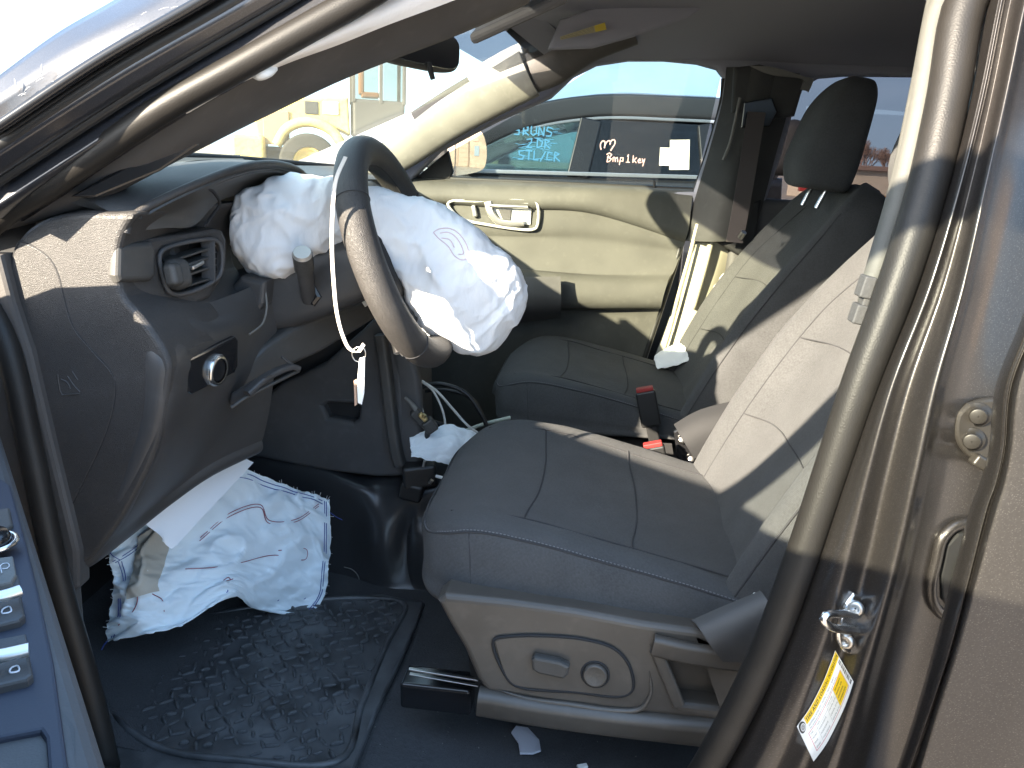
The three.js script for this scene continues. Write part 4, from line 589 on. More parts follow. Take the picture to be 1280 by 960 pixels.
// ---- near A-pillar foot panel and driver door, swung open towards the camera
mesh('kick_panel', plate([[0, 318], [16, 380], [36, 440], [62, 550], [84, 640], [96, 690], [97, 735], [86, 745], [92, 820], [118, 960], [120, 1040], [-80, 1040], [-80, 318]].map(([x, y]) => Z(x, y, 0.726)), v3(0, 0, 1), 0.03, 0.006), M.pillarTrim, car);
{
  const d = group('driver_door', car);
  const A = 46 * Math.PI / 180, H = v3(-0.78, 0, 0.95), ed = v3(Math.cos(A), 0, Math.sin(A)), en = v3(Math.sin(A), 0, -Math.cos(A));
  const q = (s, n, y) => H.clone().addScaledVector(ed, s).addScaledVector(en, n).setY(y);
  const M4 = (s, n, y) => new THREE.Matrix4().makeBasis(ed, v3(0, 1, 0), en.clone().multiplyScalar(-1)).setPosition(q(s, n, y)); // local x along the door, y up, -z inwards
  const B = (w, h, t, r, s, n, y) => box(w, h, t, r, 3).applyMatrix4(M4(s, n, y));
  mesh('door_skin', B(1.12, 0.80, 0.05, 0.02, 0.50, -0.09, 0.74), M.paint, d);
  mesh('door_panel', B(1.10, 0.80, 0.09, 0.03, 0.50, -0.02, 0.74), M.trimDark, d);
  const fr = [q(0.29, -0.02, 1.06), q(0.41, -0.01, 1.165), q(0.49, 0, 1.265), q(0.565, 0.005, 1.385), q(0.65, 0.01, 1.49), q(0.75, 0.01, 1.565), q(0.90, 0.01, 1.60), q(0.99, 0.005, 1.575), q(1.04, 0, 1.50), q(1.06, -0.02, 1.22)];
  mesh('window_frame', sweep(fr, roundRect(0.035, 0.062, 0.012), en.clone(), 50), M.trimDark, d);
  mesh('door_window', patch([[q(0.33, -0.025, 1.10), q(0.65, -0.025, 1.12), q(1.05, -0.025, 1.18)], [q(0.48, -0.01, 1.25), q(0.7, -0.01, 1.32), q(1.05, -0.015, 1.36)], [q(0.60, 0.0, 1.43), q(0.75, 0.0, 1.555), q(1.02, 0.0, 1.55)]], 10, 10), M.glassSide, d);
  mesh('belt_seal', bar(q(-0.05, -0.02, 1.07), q(0.62, -0.02, 1.085), 0.05, 0.13, 0.008), M.rubber, d);
  mesh('belt_seal', bar(q(0.62, -0.02, 1.085), q(1.05, -0.02, 1.18), 0.05, 0.13, 0.008), M.rubber, d);
  // armrest with the window switches
  const P2 = (px, py, y = 0.925) => Y(px, py, y), cup = (y) => [[-62, 934], [50, 912], [57, 922], [62, 985], [-60, 995]].map(([x, k]) => P2(x, k, y));
  const arm = mesh('door_armrest', plate([[-0.075, 0.003], [0.875, 0.003], [0.875, 0.12], [0.85, 0.153], [0.0, 0.153], [-0.06, 0.135], [-0.075, 0.11]].map(([a, n]) => q(a, n, 0.92)), v3(0, 1, 0), 0.09, 0.014, [cup(0.92)]), M.trimDark, car, 'driver door armrest with window switches');
  mesh('switch_plate', plate([[-90, 560], [0, 597], [13, 606], [29, 664], [48, 739], [67, 827], [86, 965], [90, 1000], [-120, 1000]].map(([x, y]) => P2(x, y, 0.924)), v3(0, 1, 0), 0.006, 0.002, [cup(0.924)]), PH([0.022, 0.026, 0.04], { roughness: 0.6, bumpMap: fineGrain, bumpScale: 0.0001 }), arm);
  const kn = P2(-12, 684, 0.93);
  mesh('mirror_knob', along(lathe([[0.0005, 0.012], [0.0125, 0.012], [0.0145, 0.008], [0.0145, 0]], 30), kn, v3(0, 1, 0)), M.gloss, arm);
  mesh('knob_ring', along(new THREE.TorusGeometry(0.0175, 0.0022, 10, 40).rotateX(Math.PI / 2), kn.clone().add(v3(0, 0.0035, 0)), v3(0, 1, 0)), M.chrome, arm);
  mesh('fold_switch', plate([[-30, 700], [16, 694], [20, 716], [14, 726], [-30, 738]].map(([x, y]) => P2(x, y, 0.931)), v3(0, 1, 0), 0.008, 0.002), M.trimGrey, arm);
  mesh('fold_switch', plate([[-30, 640], [12, 634], [16, 655], [4, 664], [-30, 668]].map(([x, y]) => P2(x, y, 0.928)), v3(0, 1, 0), 0.006, 0.002), M.plasticGrey, arm);
  const icon = S([0.6, 0.6, 0.62], { roughness: 0.6 });
  mesh('switch_mark', [tube([[2, 716], [2, 705], [10, 704], [10, 710], [3, 711]].map(([x, y]) => P2(x, y, 0.9318)), 0.0004, 10, 5)], icon, arm);
  for (const [y0, w] of [[738, 26], [812, 36]]) {
    mesh('window_switch', plate([[-60, y0 + 22], [w, y0 + 4], [w + 5, y0 + 30], [w - 2, y0 + 36], [-60, y0 + 58]].map(([x, y]) => P2(x, y, 0.930)), v3(0, 1, 0), 0.008, 0.002), M.plastic, arm);
    mesh('chrome_lip', sweep([[-60, y0 + 17], [0, y0 + 8], [w, y0]].map(([x, y]) => P2(x, y, 0.938)), roundRect(0.006, 0.009, 0.0025), v3(0, 1, 0.2), 10), M.satin, arm);
    mesh('switch_mark', [tube([[w - 24, y0 + 28], [w - 22, y0 + 23], [w - 15, y0 + 20], [w - 12, y0 + 24], [w - 13, y0 + 27], [w - 23, y0 + 29]].map(([x, y]) => P2(x, y, 0.9305)), 0.0006, 14, 5, true)], icon, arm);
    mesh('finger_well', plate([[-60, y0 - 2], [w - 4, y0 - 20], [w, y0 - 2], [-60, y0 + 14]].map(([x, y]) => P2(x, y, 0.9265)), v3(0, 1, 0), 0.003, 0.001), M.trimDark, arm);
  }
  mesh('pull_cup', plate([[-0.075, 0.003], [0.875, 0.003], [0.875, 0.14], [-0.075, 0.14]].map(([a, n]) => q(a, n, 0.862)), v3(0, 1, 0), 0.01, 0.002), M.trimDark, arm);
}
// ================================================================ seats
const T2 = v3(0.478, 0.878, 0), NF = v3(-0.878, 0.478, 0);
function makeSeat(name, zc, near, label) { // near = +1 when the side turned to the camera is the +z side
  const s = group(name, car, label);
  const xs = [-0.262, -0.252, -0.225, -0.17, -0.08, 0.02, 0.12, 0.22, 0.33], top = [0.655, 0.69, 0.716, 0.732, 0.724, 0.703, 0.682, 0.662, 0.645];
  const sc = [0.60, 0.78, 0.90, 0.97, 1, 1, 1, 1, 0.98], bot = [0.640, 0.625, 0.615, 0.612, 0.615, 0.620, 0.625, 0.63, 0.63], bol = [0, 0.002, 0.006, 0.010, 0.013, 0.016, 0.016, 0.014, 0.012];
  const w = 0.255, px = [1.0, 1.06, 1.045, 0.985, 0.87, 0.62, 0.3, 0, -0.3, -0.62, -0.87, -0.985, -1.045, -1.06, -1.0, 0];
  const rings = xs.map((x, i) => { const t = top[i], b = bot[i], k = sc[i], h = t - b, e = bol[i], edge = (q) => Math.max(0, Math.abs(q) - 0.6) * 0.05;
    const y = [b, b + h * 0.30, b + h * 0.62, t + e - 0.012, t + e, t + e * 0.25, t, t, t, t + e * 0.25, t + e, t + e - 0.012, b + h * 0.62, b + h * 0.30, b, b - 0.02];
    return px.map((q, j) => v3(x + edge(q), y[j], zc + near * q * w * k)); });
  const fn = rowsFn(rings, true);
  const lump = (u, v) => { const p = fn(u, v); p.y += 0.0025 * fbm(p.x * 9, p.z * 9, zc) * 2; return p; };
  mesh('cushion', sheet(lump, 64, 48, true, true), M.fabric, s);
  const N = px.length, V = (x) => { let i = 0; while (i < xs.length - 2 && xs[i + 1] < x) i++; return (i + (x - xs[i]) / (xs[i + 1] - xs[i])) / (xs.length - 1); };
  const run = (pairs, r, lift, seg = 50) => tube(pairs.map(([j, x]) => lump(j / N, V(x)).add(v3(0, lift, 0))), r, seg, 6);
  const edge = []; for (let x = -0.245; x <= 0.24; x += 0.035) edge.push([3, x]); const front = [[12, -0.235], [10.5, -0.243], [9, -0.245], [7, -0.246], [5, -0.245], [3.6, -0.243], [3, -0.236]];
  mesh('seam', run([...front.slice(0, -1), ...edge.slice(1)], 0.0016, 0.0004, 90), M.seam, s);
  const stitches = []; const c = [...front.slice(0, -1), ...edge.slice(1)]; const cv = new THREE.CatmullRomCurve3(c.map(([j, x]) => lump((j + (j < 7 ? 0.07 : -0.07)) / N, V(x)).add(v3(0, 0.0012, 0))));
  const n = 170; for (let i = 0; i < n; i++) { const a = cv.getPointAt(i / n), b = cv.getPointAt((i + 0.55) / n); const g = new THREE.CylinderGeometry(0.0007, 0.0007, a.distanceTo(b), 5); g.applyMatrix4(new THREE.Matrix4().compose(a.clone().add(b).multiplyScalar(0.5), new THREE.Quaternion().setFromUnitVectors(v3(0, 1, 0), b.clone().sub(a).normalize()), v3(1, 1, 1))); stitches.push(g); }
  mesh('stitching', stitches, M.thread, s).userData.kind = 'stuff';
  for (const x of [-0.075, 0.085]) mesh('seam', run([[4.4, x - 0.018], [5, x - 0.01], [6, x], [7, x + 0.002], [8, x], [9, x - 0.008], [9.6, x - 0.018]], 0.0015, 0.0002), M.seam, s);
  mesh('seam', run([[4.4, -0.2], [4.42, -0.1], [4.44, 0.0], [4.46, 0.1], [4.48, 0.24]], 0.0013, 0.0002), M.seam, s);
  mesh('seam', run([[9.6, -0.2], [9.58, -0.1], [9.56, 0.0], [9.54, 0.1], [9.5, 0.24]], 0.0013, 0.0002), M.seam, s);
  mesh('seam', run([[0.4, -0.17], [1.2, -0.172], [2.2, -0.174], [3, -0.176]], 0.0012, 0.0003), M.seam, s);
  // backrest
  const hs = [-0.07, -0.03, 0.05, 0.16, 0.28, 0.40, 0.51, 0.585, 0.630, 0.648], bw = [0.235, 0.245, 0.25, 0.255, 0.26, 0.262, 0.25, 0.225, 0.18, 0.12];
  const dep = [0.9, 1, 1, 1, 1, 1, 0.95, 0.85, 0.65, 0.3], bl = [0.4, 0.7, 1.1, 1.4, 1.45, 1.15, 0.7, 0.45, 0.2, 0];
  const bp = [[1.0, -0.075, 0], [1.02, -0.02, 0.2], [0.985, 0.012, 0.7], [0.87, 0.01, 1], [0.66, -0.002, 0.35], [0.33, 0, 0.02], [0, 0.004, 0], [-0.33, 0, 0.02], [-0.66, -0.002, 0.35], [-0.87, 0.01, 1], [-0.985, 0.012, 0.7], [-1.02, -0.02, 0.2], [-1.0, -0.075, 0], [-0.8, -0.13, 0], [0, -0.14, 0], [0.8, -0.13, 0]];
  const base = v3(0.245, 0.665, zc);
  const br = hs.map((h, i) => bp.map(([q, d, b]) => base.clone().addScaledVector(T2, h).add(v3(0, 0, near * q * bw[i])).addScaledVector(NF, (d < -0.03 ? d * dep[i] - (1 - dep[i]) * 0.03 : d - (1 - dep[i]) * 0.045) + b * 0.034 * bl[i])));
  const bf = rowsFn(br, true), bump = (u, v) => { const p = bf(u, v); return p.addScaledVector(NF, 0.004 * fbm(p.y * 8, p.z * 8, zc + 3)); };
  mesh('backrest', sheet(bump, 64, 60, true, true), M.fabric, s);
  const bn = bp.length, HV = (h) => { let i = 0; while (i < hs.length - 2 && hs[i + 1] < h) i++; return (i + (h - hs[i]) / (hs[i + 1] - hs[i])) / (hs.length - 1); };
  const brun = (pairs, r) => tube(pairs.map(([j, h]) => bump(j / bn, HV(h)).addScaledVector(NF, 0.0002)), r, 60, 6);
  for (const j of [3.55, 8.45]) mesh('seam', brun([[j, 0.0], [j, 0.12], [j, 0.25], [j, 0.38], [j + (j < 6 ? 0.2 : -0.2), 0.48], [j + (j < 6 ? 0.5 : -0.5), 0.56]], 0.0013), M.seam, s);
  for (const j of [1.9, 10.1]) mesh('seam', brun([[j, -0.02], [j, 0.12], [j, 0.25], [j, 0.38], [j, 0.48], [j, 0.55]], 0.0014), M.seam, s);
  for (const h of [0.17, 0.34]) mesh('seam', brun([[3.55, h - 0.03], [4.5, h - 0.008], [6, h], [7.5, h - 0.008], [8.45, h - 0.03]], 0.0013), M.seam, s);
  // headrest on two posts
  const hc = base.clone().addScaledVector(T2, 0.625).addScaledVector(NF, 0.012).add(v3(-0.052, -0.028, 0));
  for (const o of [-0.07, 0.07]) mesh('headrest_post', cyl(hc.clone().add(v3(0, -0.03, o)), hc.clone().addScaledVector(T2, 0.07).add(v3(0, 0, o)), 0.006), M.chrome, s);
  const hr = []; const hd = v3(0.09, 0.996, 0), hf = v3(-0.996, 0.09, 0);
  for (const [h, wz, f, b] of [[0.012, 0.085, 0.035, -0.050], [0.022, 0.115, 0.055, -0.065], [0.07, 0.127, 0.068, -0.072], [0.13, 0.128, 0.058, -0.074], [0.19, 0.12, 0.044, -0.076], [0.23, 0.105, 0.024, -0.076], [0.258, 0.08, 0.0, -0.068], [0.267, 0.045, -0.016, -0.054]])
    hr.push([[1, 0.0], [0.93, 0.7], [0.6, 0.97], [0, 1.0], [-0.6, 0.97], [-0.93, 0.7], [-1, 0.0], [-0.93, -0.7], [-0.6, -0.97], [0, -1], [0.6, -0.97], [0.93, -0.7]].map(([q, d]) => hc.clone().addScaledVector(hd, h).add(v3(0, 0, near * q * wz)).addScaledVector(hf, (f + b) / 2 + d * (f - b) / 2)));
  mesh('headrest', loft(hr, 40, 30), M.fabric, s);
  // base under the cushion
  mesh('seat_base', put(box(0.46, 0.10, 0.44, 0.03, 3), v3(0.04, 0.575, zc)), M.dark, s);
  for (const o of [-0.2, 0.2]) mesh('seat_rail', put(box(0.40, 0.03, 0.045, 0.006), v3(0.10, 0.382, zc + o - 0.06)), M.gloss, s);
  for (const o of [-0.2, 0.2]) for (const [x, x2] of [[-0.12, -0.14], [0.2, 0.18]]) mesh('riser', bar(v3(x, 0.40, zc + o), v3(x2, 0.56, zc + o), 0.02, 0.05, 0.004), M.dark, s);
  return s;
}
const driverSeat = makeSeat('driver_seat', 0.378, 1, 'nearer grey cloth seat with side switches');
const passengerSeat = makeSeat('passenger_seat', -0.40, 1, 'farther grey cloth seat with its headrest in view');
{ // side shield of the driver seat with its switches
  const zt = 0.676, q = (a) => a.map(([x, y]) => Z(x, y, zt));
  const out = q([[546, 752], [556, 744], [580, 746], [640, 752], [720, 763], [800, 778], [872, 788], [935, 800], [940, 850], [930, 900], [905, 905], [800, 893], [690, 880], [608, 866], [596, 850], [580, 812], [560, 778]]);
  const rec = q([[820, 812], [842, 820], [922, 832], [926, 884], [902, 886], [852, 880], [842, 868], [832, 842]]);
  mesh('side_shield', plate(out, v3(-0.05, 0.12, 1), 0.05, 0.010, [rec]), M.seatPlastic, driverSeat);
  mesh('shield_rail', sweep([[598, 876, 0.674], [680, 890, 0.674], [780, 903, 0.674], [880, 914, 0.674], [950, 920, 0.672]].map((p) => Z(...p)), roundRect(0.046, 0.028, 0.012), v3(0, 1, 0.2), 24), M.seatPlastic, driverSeat);
  // raised lip round the switch field, then the field itself
  const ins = [[617, 801], [640, 796], [690, 796], [735, 801], [768, 812], [786, 832], [791, 862], [778, 871], [720, 866], [645, 858], [630, 842]].map(([x, y]) => Z(x, y, zt + 0.0035));
  mesh('switch_field', plate(ins, v3(-0.05, 0.12, 1), 0.006, 0.0022, [], 6), M.seatPlastic, driverSeat);
  mesh('field_groove', tube([...ins].map((p) => p.clone().add(v3(0, 0, -0.0015))), 0.0024, 90, 6, true), M.dark, driverSeat);
  mesh('shield_lip', tube([[628, 864, 0.677], [660, 873, 0.678], [710, 880, 0.678], [770, 888, 0.678], [800, 886, 0.678], [813, 868, 0.678], [812, 840, 0.677]].map((p) => Z(...p)), (v) => 0.0045 * Math.pow(Math.sin(Math.PI * (0.02 + 0.96 * v)), 0.6), 60, 8), M.seatPlastic, driverSeat);
  const bz = zt + 0.006;
  mesh('seat_switch', [plate([[664, 826], [668, 822], [700, 828], [712, 834], [710, 845], [704, 850], [672, 843], [665, 838]].map(([x, y]) => Z(x, y, bz + 0.012)), v3(-0.05, 0.35, 1), 0.014, 0.004)], M.plasticGrey, driverSeat, 'bar-shaped seat adjuster switch');
  const kc = Z(744, 843, bz);
  mesh('knob_ring', along(new THREE.TorusGeometry(0.0185, 0.0016, 8, 40).rotateX(Math.PI / 2), kc, v3(-0.05, 0.12, 1)), M.dark, driverSeat);
  mesh('lumbar_knob', along(lathe([[0.0005, 0.004], [0.008, 0.0042], [0.0135, 0.0065], [0.0155, 0.006], [0.0168, 0.003], [0.0168, -0.002]], 32), kc, v3(-0.05, 0.12, 1)), M.seatPlastic, driverSeat, 'round seat adjuster knob');
  mesh('lever_recess', plate(rec.map((b) => b.clone().add(v3(0, 0, -0.034))), v3(0, 0, 1), 0.006, 0), M.seatPlastic, driverSeat);
  mesh('recline_lever', [sweep([[816, 806, 0.682], [860, 816, 0.684], [940, 828, 0.684]].map((p) => Z(...p)), roundRect(0.032, 0.016, 0.007), v3(0, 1, 0.1), 14), sweep([[820, 812, 0.680], [836, 850, 0.680], [848, 880, 0.680]].map((p) => Z(...p)), roundRect(0.018, 0.012, 0.005), v3(1, 0.3, 0), 10)], M.seatPlastic, driverSeat);
  mesh('hinge_cover', patch([[[872, 786, 0.672], [900, 772, 0.672], [955, 748, 0.670]], [[885, 796, 0.688], [915, 785, 0.688], [965, 765, 0.684]], [[902, 812, 0.684], [930, 815, 0.684], [960, 822, 0.680]]].map((r) => r.map((p) => Z(...p))), 14, 14, 0.02), M.plastic, driverSeat);
  mesh('white_clip', put(box(0.010, 0.014, 0.006, 0.002), Z(944, 748, 0.672), 0, 0, -0.3), M.white, driverSeat);
  mesh('rail_end', [put(box(0.11, 0.045, 0.05, 0.006), Z(548, 862, 0.60), 0, 0, 0.02)], M.gloss, driverSeat);
  mesh('rail_edge', [bar(Z(511, 836, 0.625), Z(598, 850, 0.625), 0.006, 0.003, 0.001), bar(Z(512, 842, 0.625), Z(598, 857, 0.625), 0.006, 0.002, 0.0009)], M.steel, driverSeat);
}
{ // passenger seat: blown side airbag, buckle side
  const p1 = [[998, 292, -0.60], [965, 303, -0.62], [932, 318, -0.64], [902, 345, -0.65], [884, 372, -0.655], [868, 400, -0.655], [856, 425, -0.655], [848, 448, -0.65]].map((q) => Z(...q));
  const p2 = p1.map((p, i) => p.clone().add(v3(0.036 + 0.008 * Math.sin(i * 2.1), -0.004 + 0.006 * Math.sin(i * 1.7), 0.012)));
  mesh('side_airbag', shell((u, v) => { const a = splineV(p1, u), b = splineV(p2, u), q = a.lerp(b, v); q.x += 0.016 * fbm(u * 14, v * 2, 3); q.y += 0.012 * fbm(u * 11, v * 2, 5); q.z += 0.014 * fbm(u * 16, v * 3, 9); return q; }, 70, 6, 0.003), M.airbag, passengerSeat, 'torn white side airbag down the seat edge');
  const f = [[[826, 440], [850, 428], [862, 415]], [[818, 448], [845, 440], [868, 432]], [[822, 462], [848, 456], [868, 448]]].map((r, j) => r.map(([x, y], i) => Z(x, y, -0.63 + 0.03 * j)));
  mesh('side_airbag', shell((u, v) => { const q = rowsFn(f)(u, v); q.y += 0.008 * fbm(u * 5, v * 5, 6); return q; }, 24, 16, 0.003), M.airbag, passengerSeat, 'crumpled end of the white side airbag on the cushion');
}
// ---- buckles and brackets between the seats
function buckle(px, py, z, lean, name, lab) {
  const c = Z(px, py, z), u = v3(lean, 1, 0).normalize(), b = mesh(name, [put3(box(0.045, 0.085, 0.022, 0.005, 3), c.clone().addScaledVector(u, -0.045), v3(1, -lean, 0).normalize(), u), put3(box(0.026, 0.14, 0.014, 0.004, 3), c.clone().addScaledVector(u, -0.14), v3(1, -lean, 0).normalize(), u)], M.rubber, car, lab);
  mesh('release_button', put3(box(0.038, 0.009, 0.018, 0.002), c.clone().addScaledVector(u, 0.001), v3(1, -lean, 0).normalize(), u), M.red, b); return b;
}
buckle(806, 487, -0.10, -0.28, 'seat_belt_buckle', 'farther black belt buckle with red button');
buckle(816, 556, 0.10, -0.30, 'seat_belt_buckle', 'nearer black belt buckle with red button');
{
  const b = group('seat_hinge', car, 'black recliner hinge with bolts between the seats');
  mesh('cover', patch([[[848, 538, 0.02], [880, 520, 0.02], [930, 506, 0.02]], [[855, 550, 0.05], [885, 535, 0.05], [935, 525, 0.05]], [[866, 568, 0.05], [895, 560, 0.05], [930, 556, 0.05]]].map((r) => r.map((p) => Z(...p))), 12, 10, 0.02), M.dark, b);
  mesh('bracket', plate([[842, 540], [860, 530], [876, 560], [884, 590], [870, 604], [852, 596], [846, 565]].map(([x, y]) => Z(x, y, 0.04)), v3(0, 0.3, 1), 0.012, 0.003), M.gloss, b);
  for (const [x, y, r] of [[852, 550, 0.008], [864, 574, 0.009], [858, 596, 0.010]]) mesh('bolt', along(lathe([[0.0005, 0.008], [r * 0.6, 0.008], [r * 0.75, 0.006], [r, 0.004], [r, 0]], 20), Z(x, y, 0.045), v3(-0.1, 0.4, 1)), M.steel, b);
  mesh('rail_cover', sweep([[866, 606, 0.09], [900, 588, 0.08], [918, 578, 0.08]].map((p) => Z(...p)), roundRect(0.02, 0.03, 0.006), v3(0, 1, 0), 8), M.plasticGrey, b);
}
// ---- passenger B-pillar with seat belt, and what shows of the rear cabin
{
  const p = group('far_middle_pillar', car);
  const L = [[908, 84, -0.69], [902, 130, -0.69], [886, 190, -0.695], [868, 250, -0.70], [852, 300, -0.70]], R = [[1000, 92, -0.66], [985, 140, -0.66], [968, 200, -0.665], [955, 250, -0.67], [940, 300, -0.67]];
  const l = L.map((q) => Z(...q)), r = R.map((q) => Z(...q)), m = l.map((a, i) => a.clone().lerp(r[i], 0.4).add(v3(0, 0, 0.05)));
  mesh('pillar_trim', patch([l, m, r], 20, 16, 0.02), M.pillarDark, p);
  mesh('pillar_top', plate([[918, 84], [950, 80], [1010, 96], [1002, 118], [994, 145], [960, 150], [915, 140]].map(([x, y]) => Z(x, y, -0.635)), v3(0.1, -0.1, 1), 0.03, 0.01), M.pillarDark, p);
  mesh('torn_strip', patch([[[936, 82], [965, 84], [1000, 94], [1012, 99]], [[952, 90], [970, 95], [1000, 98], [1006, 104]]].map((q) => q.map(([x, y]) => Z(x, y, -0.615))), 14, 3, 0.003), M.trimGrey, p);
  mesh('torn_strip', patch([[[1006, 96], [1016, 99], [1014, 108]], [[1000, 112], [1008, 114], [1010, 116]]].map((q) => q.map(([x, y]) => Z(x, y, -0.62))), 8, 6, 0.003), M.trimGrey, p);
  mesh('belt_slot', plate([[930, 128], [965, 122], [972, 140], [962, 158], [926, 160]].map(([x, y]) => Z(x, y, -0.612)), v3(0, 0, 1), 0.012, 0.003), M.gloss, p);
  mesh('seat_belt', sweep([[946, 140, -0.600], [938, 190, -0.60], [928, 250, -0.605], [918, 303, -0.62]].map((q) => Z(...q)), roundRect(0.046, 0.003, 0.001), v3(1, 0, 0), 20), S([0.05, 0.042, 0.042], { roughness: 0.9, bumpMap: weave, bumpScale: 0.0003 }), p);
  mesh('belt_guide_edge', tube([[925, 122, -0.62], [912, 180, -0.63], [904, 200, -0.63]].map((q) => Z(...q)), 0.004, 10), M.trimGrey, p);
  mesh('anchor_bolt', cyl(Z(925, 297, -0.61), Z(930, 290, -0.60), 0.008), M.steel, p);
  mesh('belt_tower', plate([[882, 262], [905, 250], [952, 250], [945, 300], [925, 320], [890, 300]].map(([x, y]) => Z(x, y, -0.66)), v3(0, 0, 1), 0.04, 0.01), M.dark, p);
  // bare lower pillar in cream paint
  mesh('bare_pillar', patch([[[872, 268, -0.74], [862, 310, -0.735], [842, 380, -0.73], [815, 455, -0.73]], [[884, 275, -0.70], [872, 315, -0.69], [855, 385, -0.69], [832, 455, -0.69]], [[906, 290, -0.70], [895, 330, -0.695], [880, 385, -0.69], [866, 455, -0.69]], [[925, 300, -0.73], [912, 340, -0.73], [900, 390, -0.73], [886, 455, -0.73]]].map((q) => q.map((a) => Z(...a))), 24, 24, 0.01), M.cream, p, 'bare cream painted lower pillar in the sun');
  mesh('wire_loom', tube([[872, 280, -0.675], [862, 320, -0.67], [848, 370, -0.67], [838, 410, -0.672], [826, 450, -0.672]].map((q) => Z(...q)), 0.006, 24), M.cream, p);
  mesh('pretensioner_tube', tube([[893, 285, -0.672], [882, 330, -0.67], [866, 385, -0.67]].map((q) => Z(...q)), 0.009, 20), M.cream, p);
}
{
  const rear = group('rear_bench', car);
  mesh('bench_back', put(box(0.16, 0.62, 1.36, 0.06, 4), v3(1.22, 0.86, 0), 0, 0, -0.3), S([0.02, 0.02, 0.022], { roughness: 0.95 }), rear);
  mesh('bench_cushion', put(box(0.5, 0.16, 1.36, 0.06, 4), v3(0.95, 0.62, 0)), M.dark, rear);
  const c = X(984, 185, 0.95);
  mesh('rear_headrest', put3(box(0.14, 0.30, 0.20, 0.065, 5), c, v3(0.97, -0.2, 0), v3(0.2, 0.97, 0)), M.dark, rear, 'rear headrest with speckled panel');
  const spk = cells(11, 77); mesh('speckled_panel', put3(box(0.012, 0.2, 0.13, 0.005), c.clone().add(v3(-0.072, -0.01, 0.01)), v3(0.97, -0.2, 0), v3(0.2, 0.97, 0)), S([0.16, 0.16, 0.17], { map: tex(256, (x, y) => spk(x, y)[0] < 0.4 ? 1 : 0.08, { repeat: 5 }), roughness: 0.9 }), rear);
  mesh('red_tab', put(box(0.05, 0.022, 0.03, 0.005), X(1005, 236, 0.9)), M.red, rear);
}
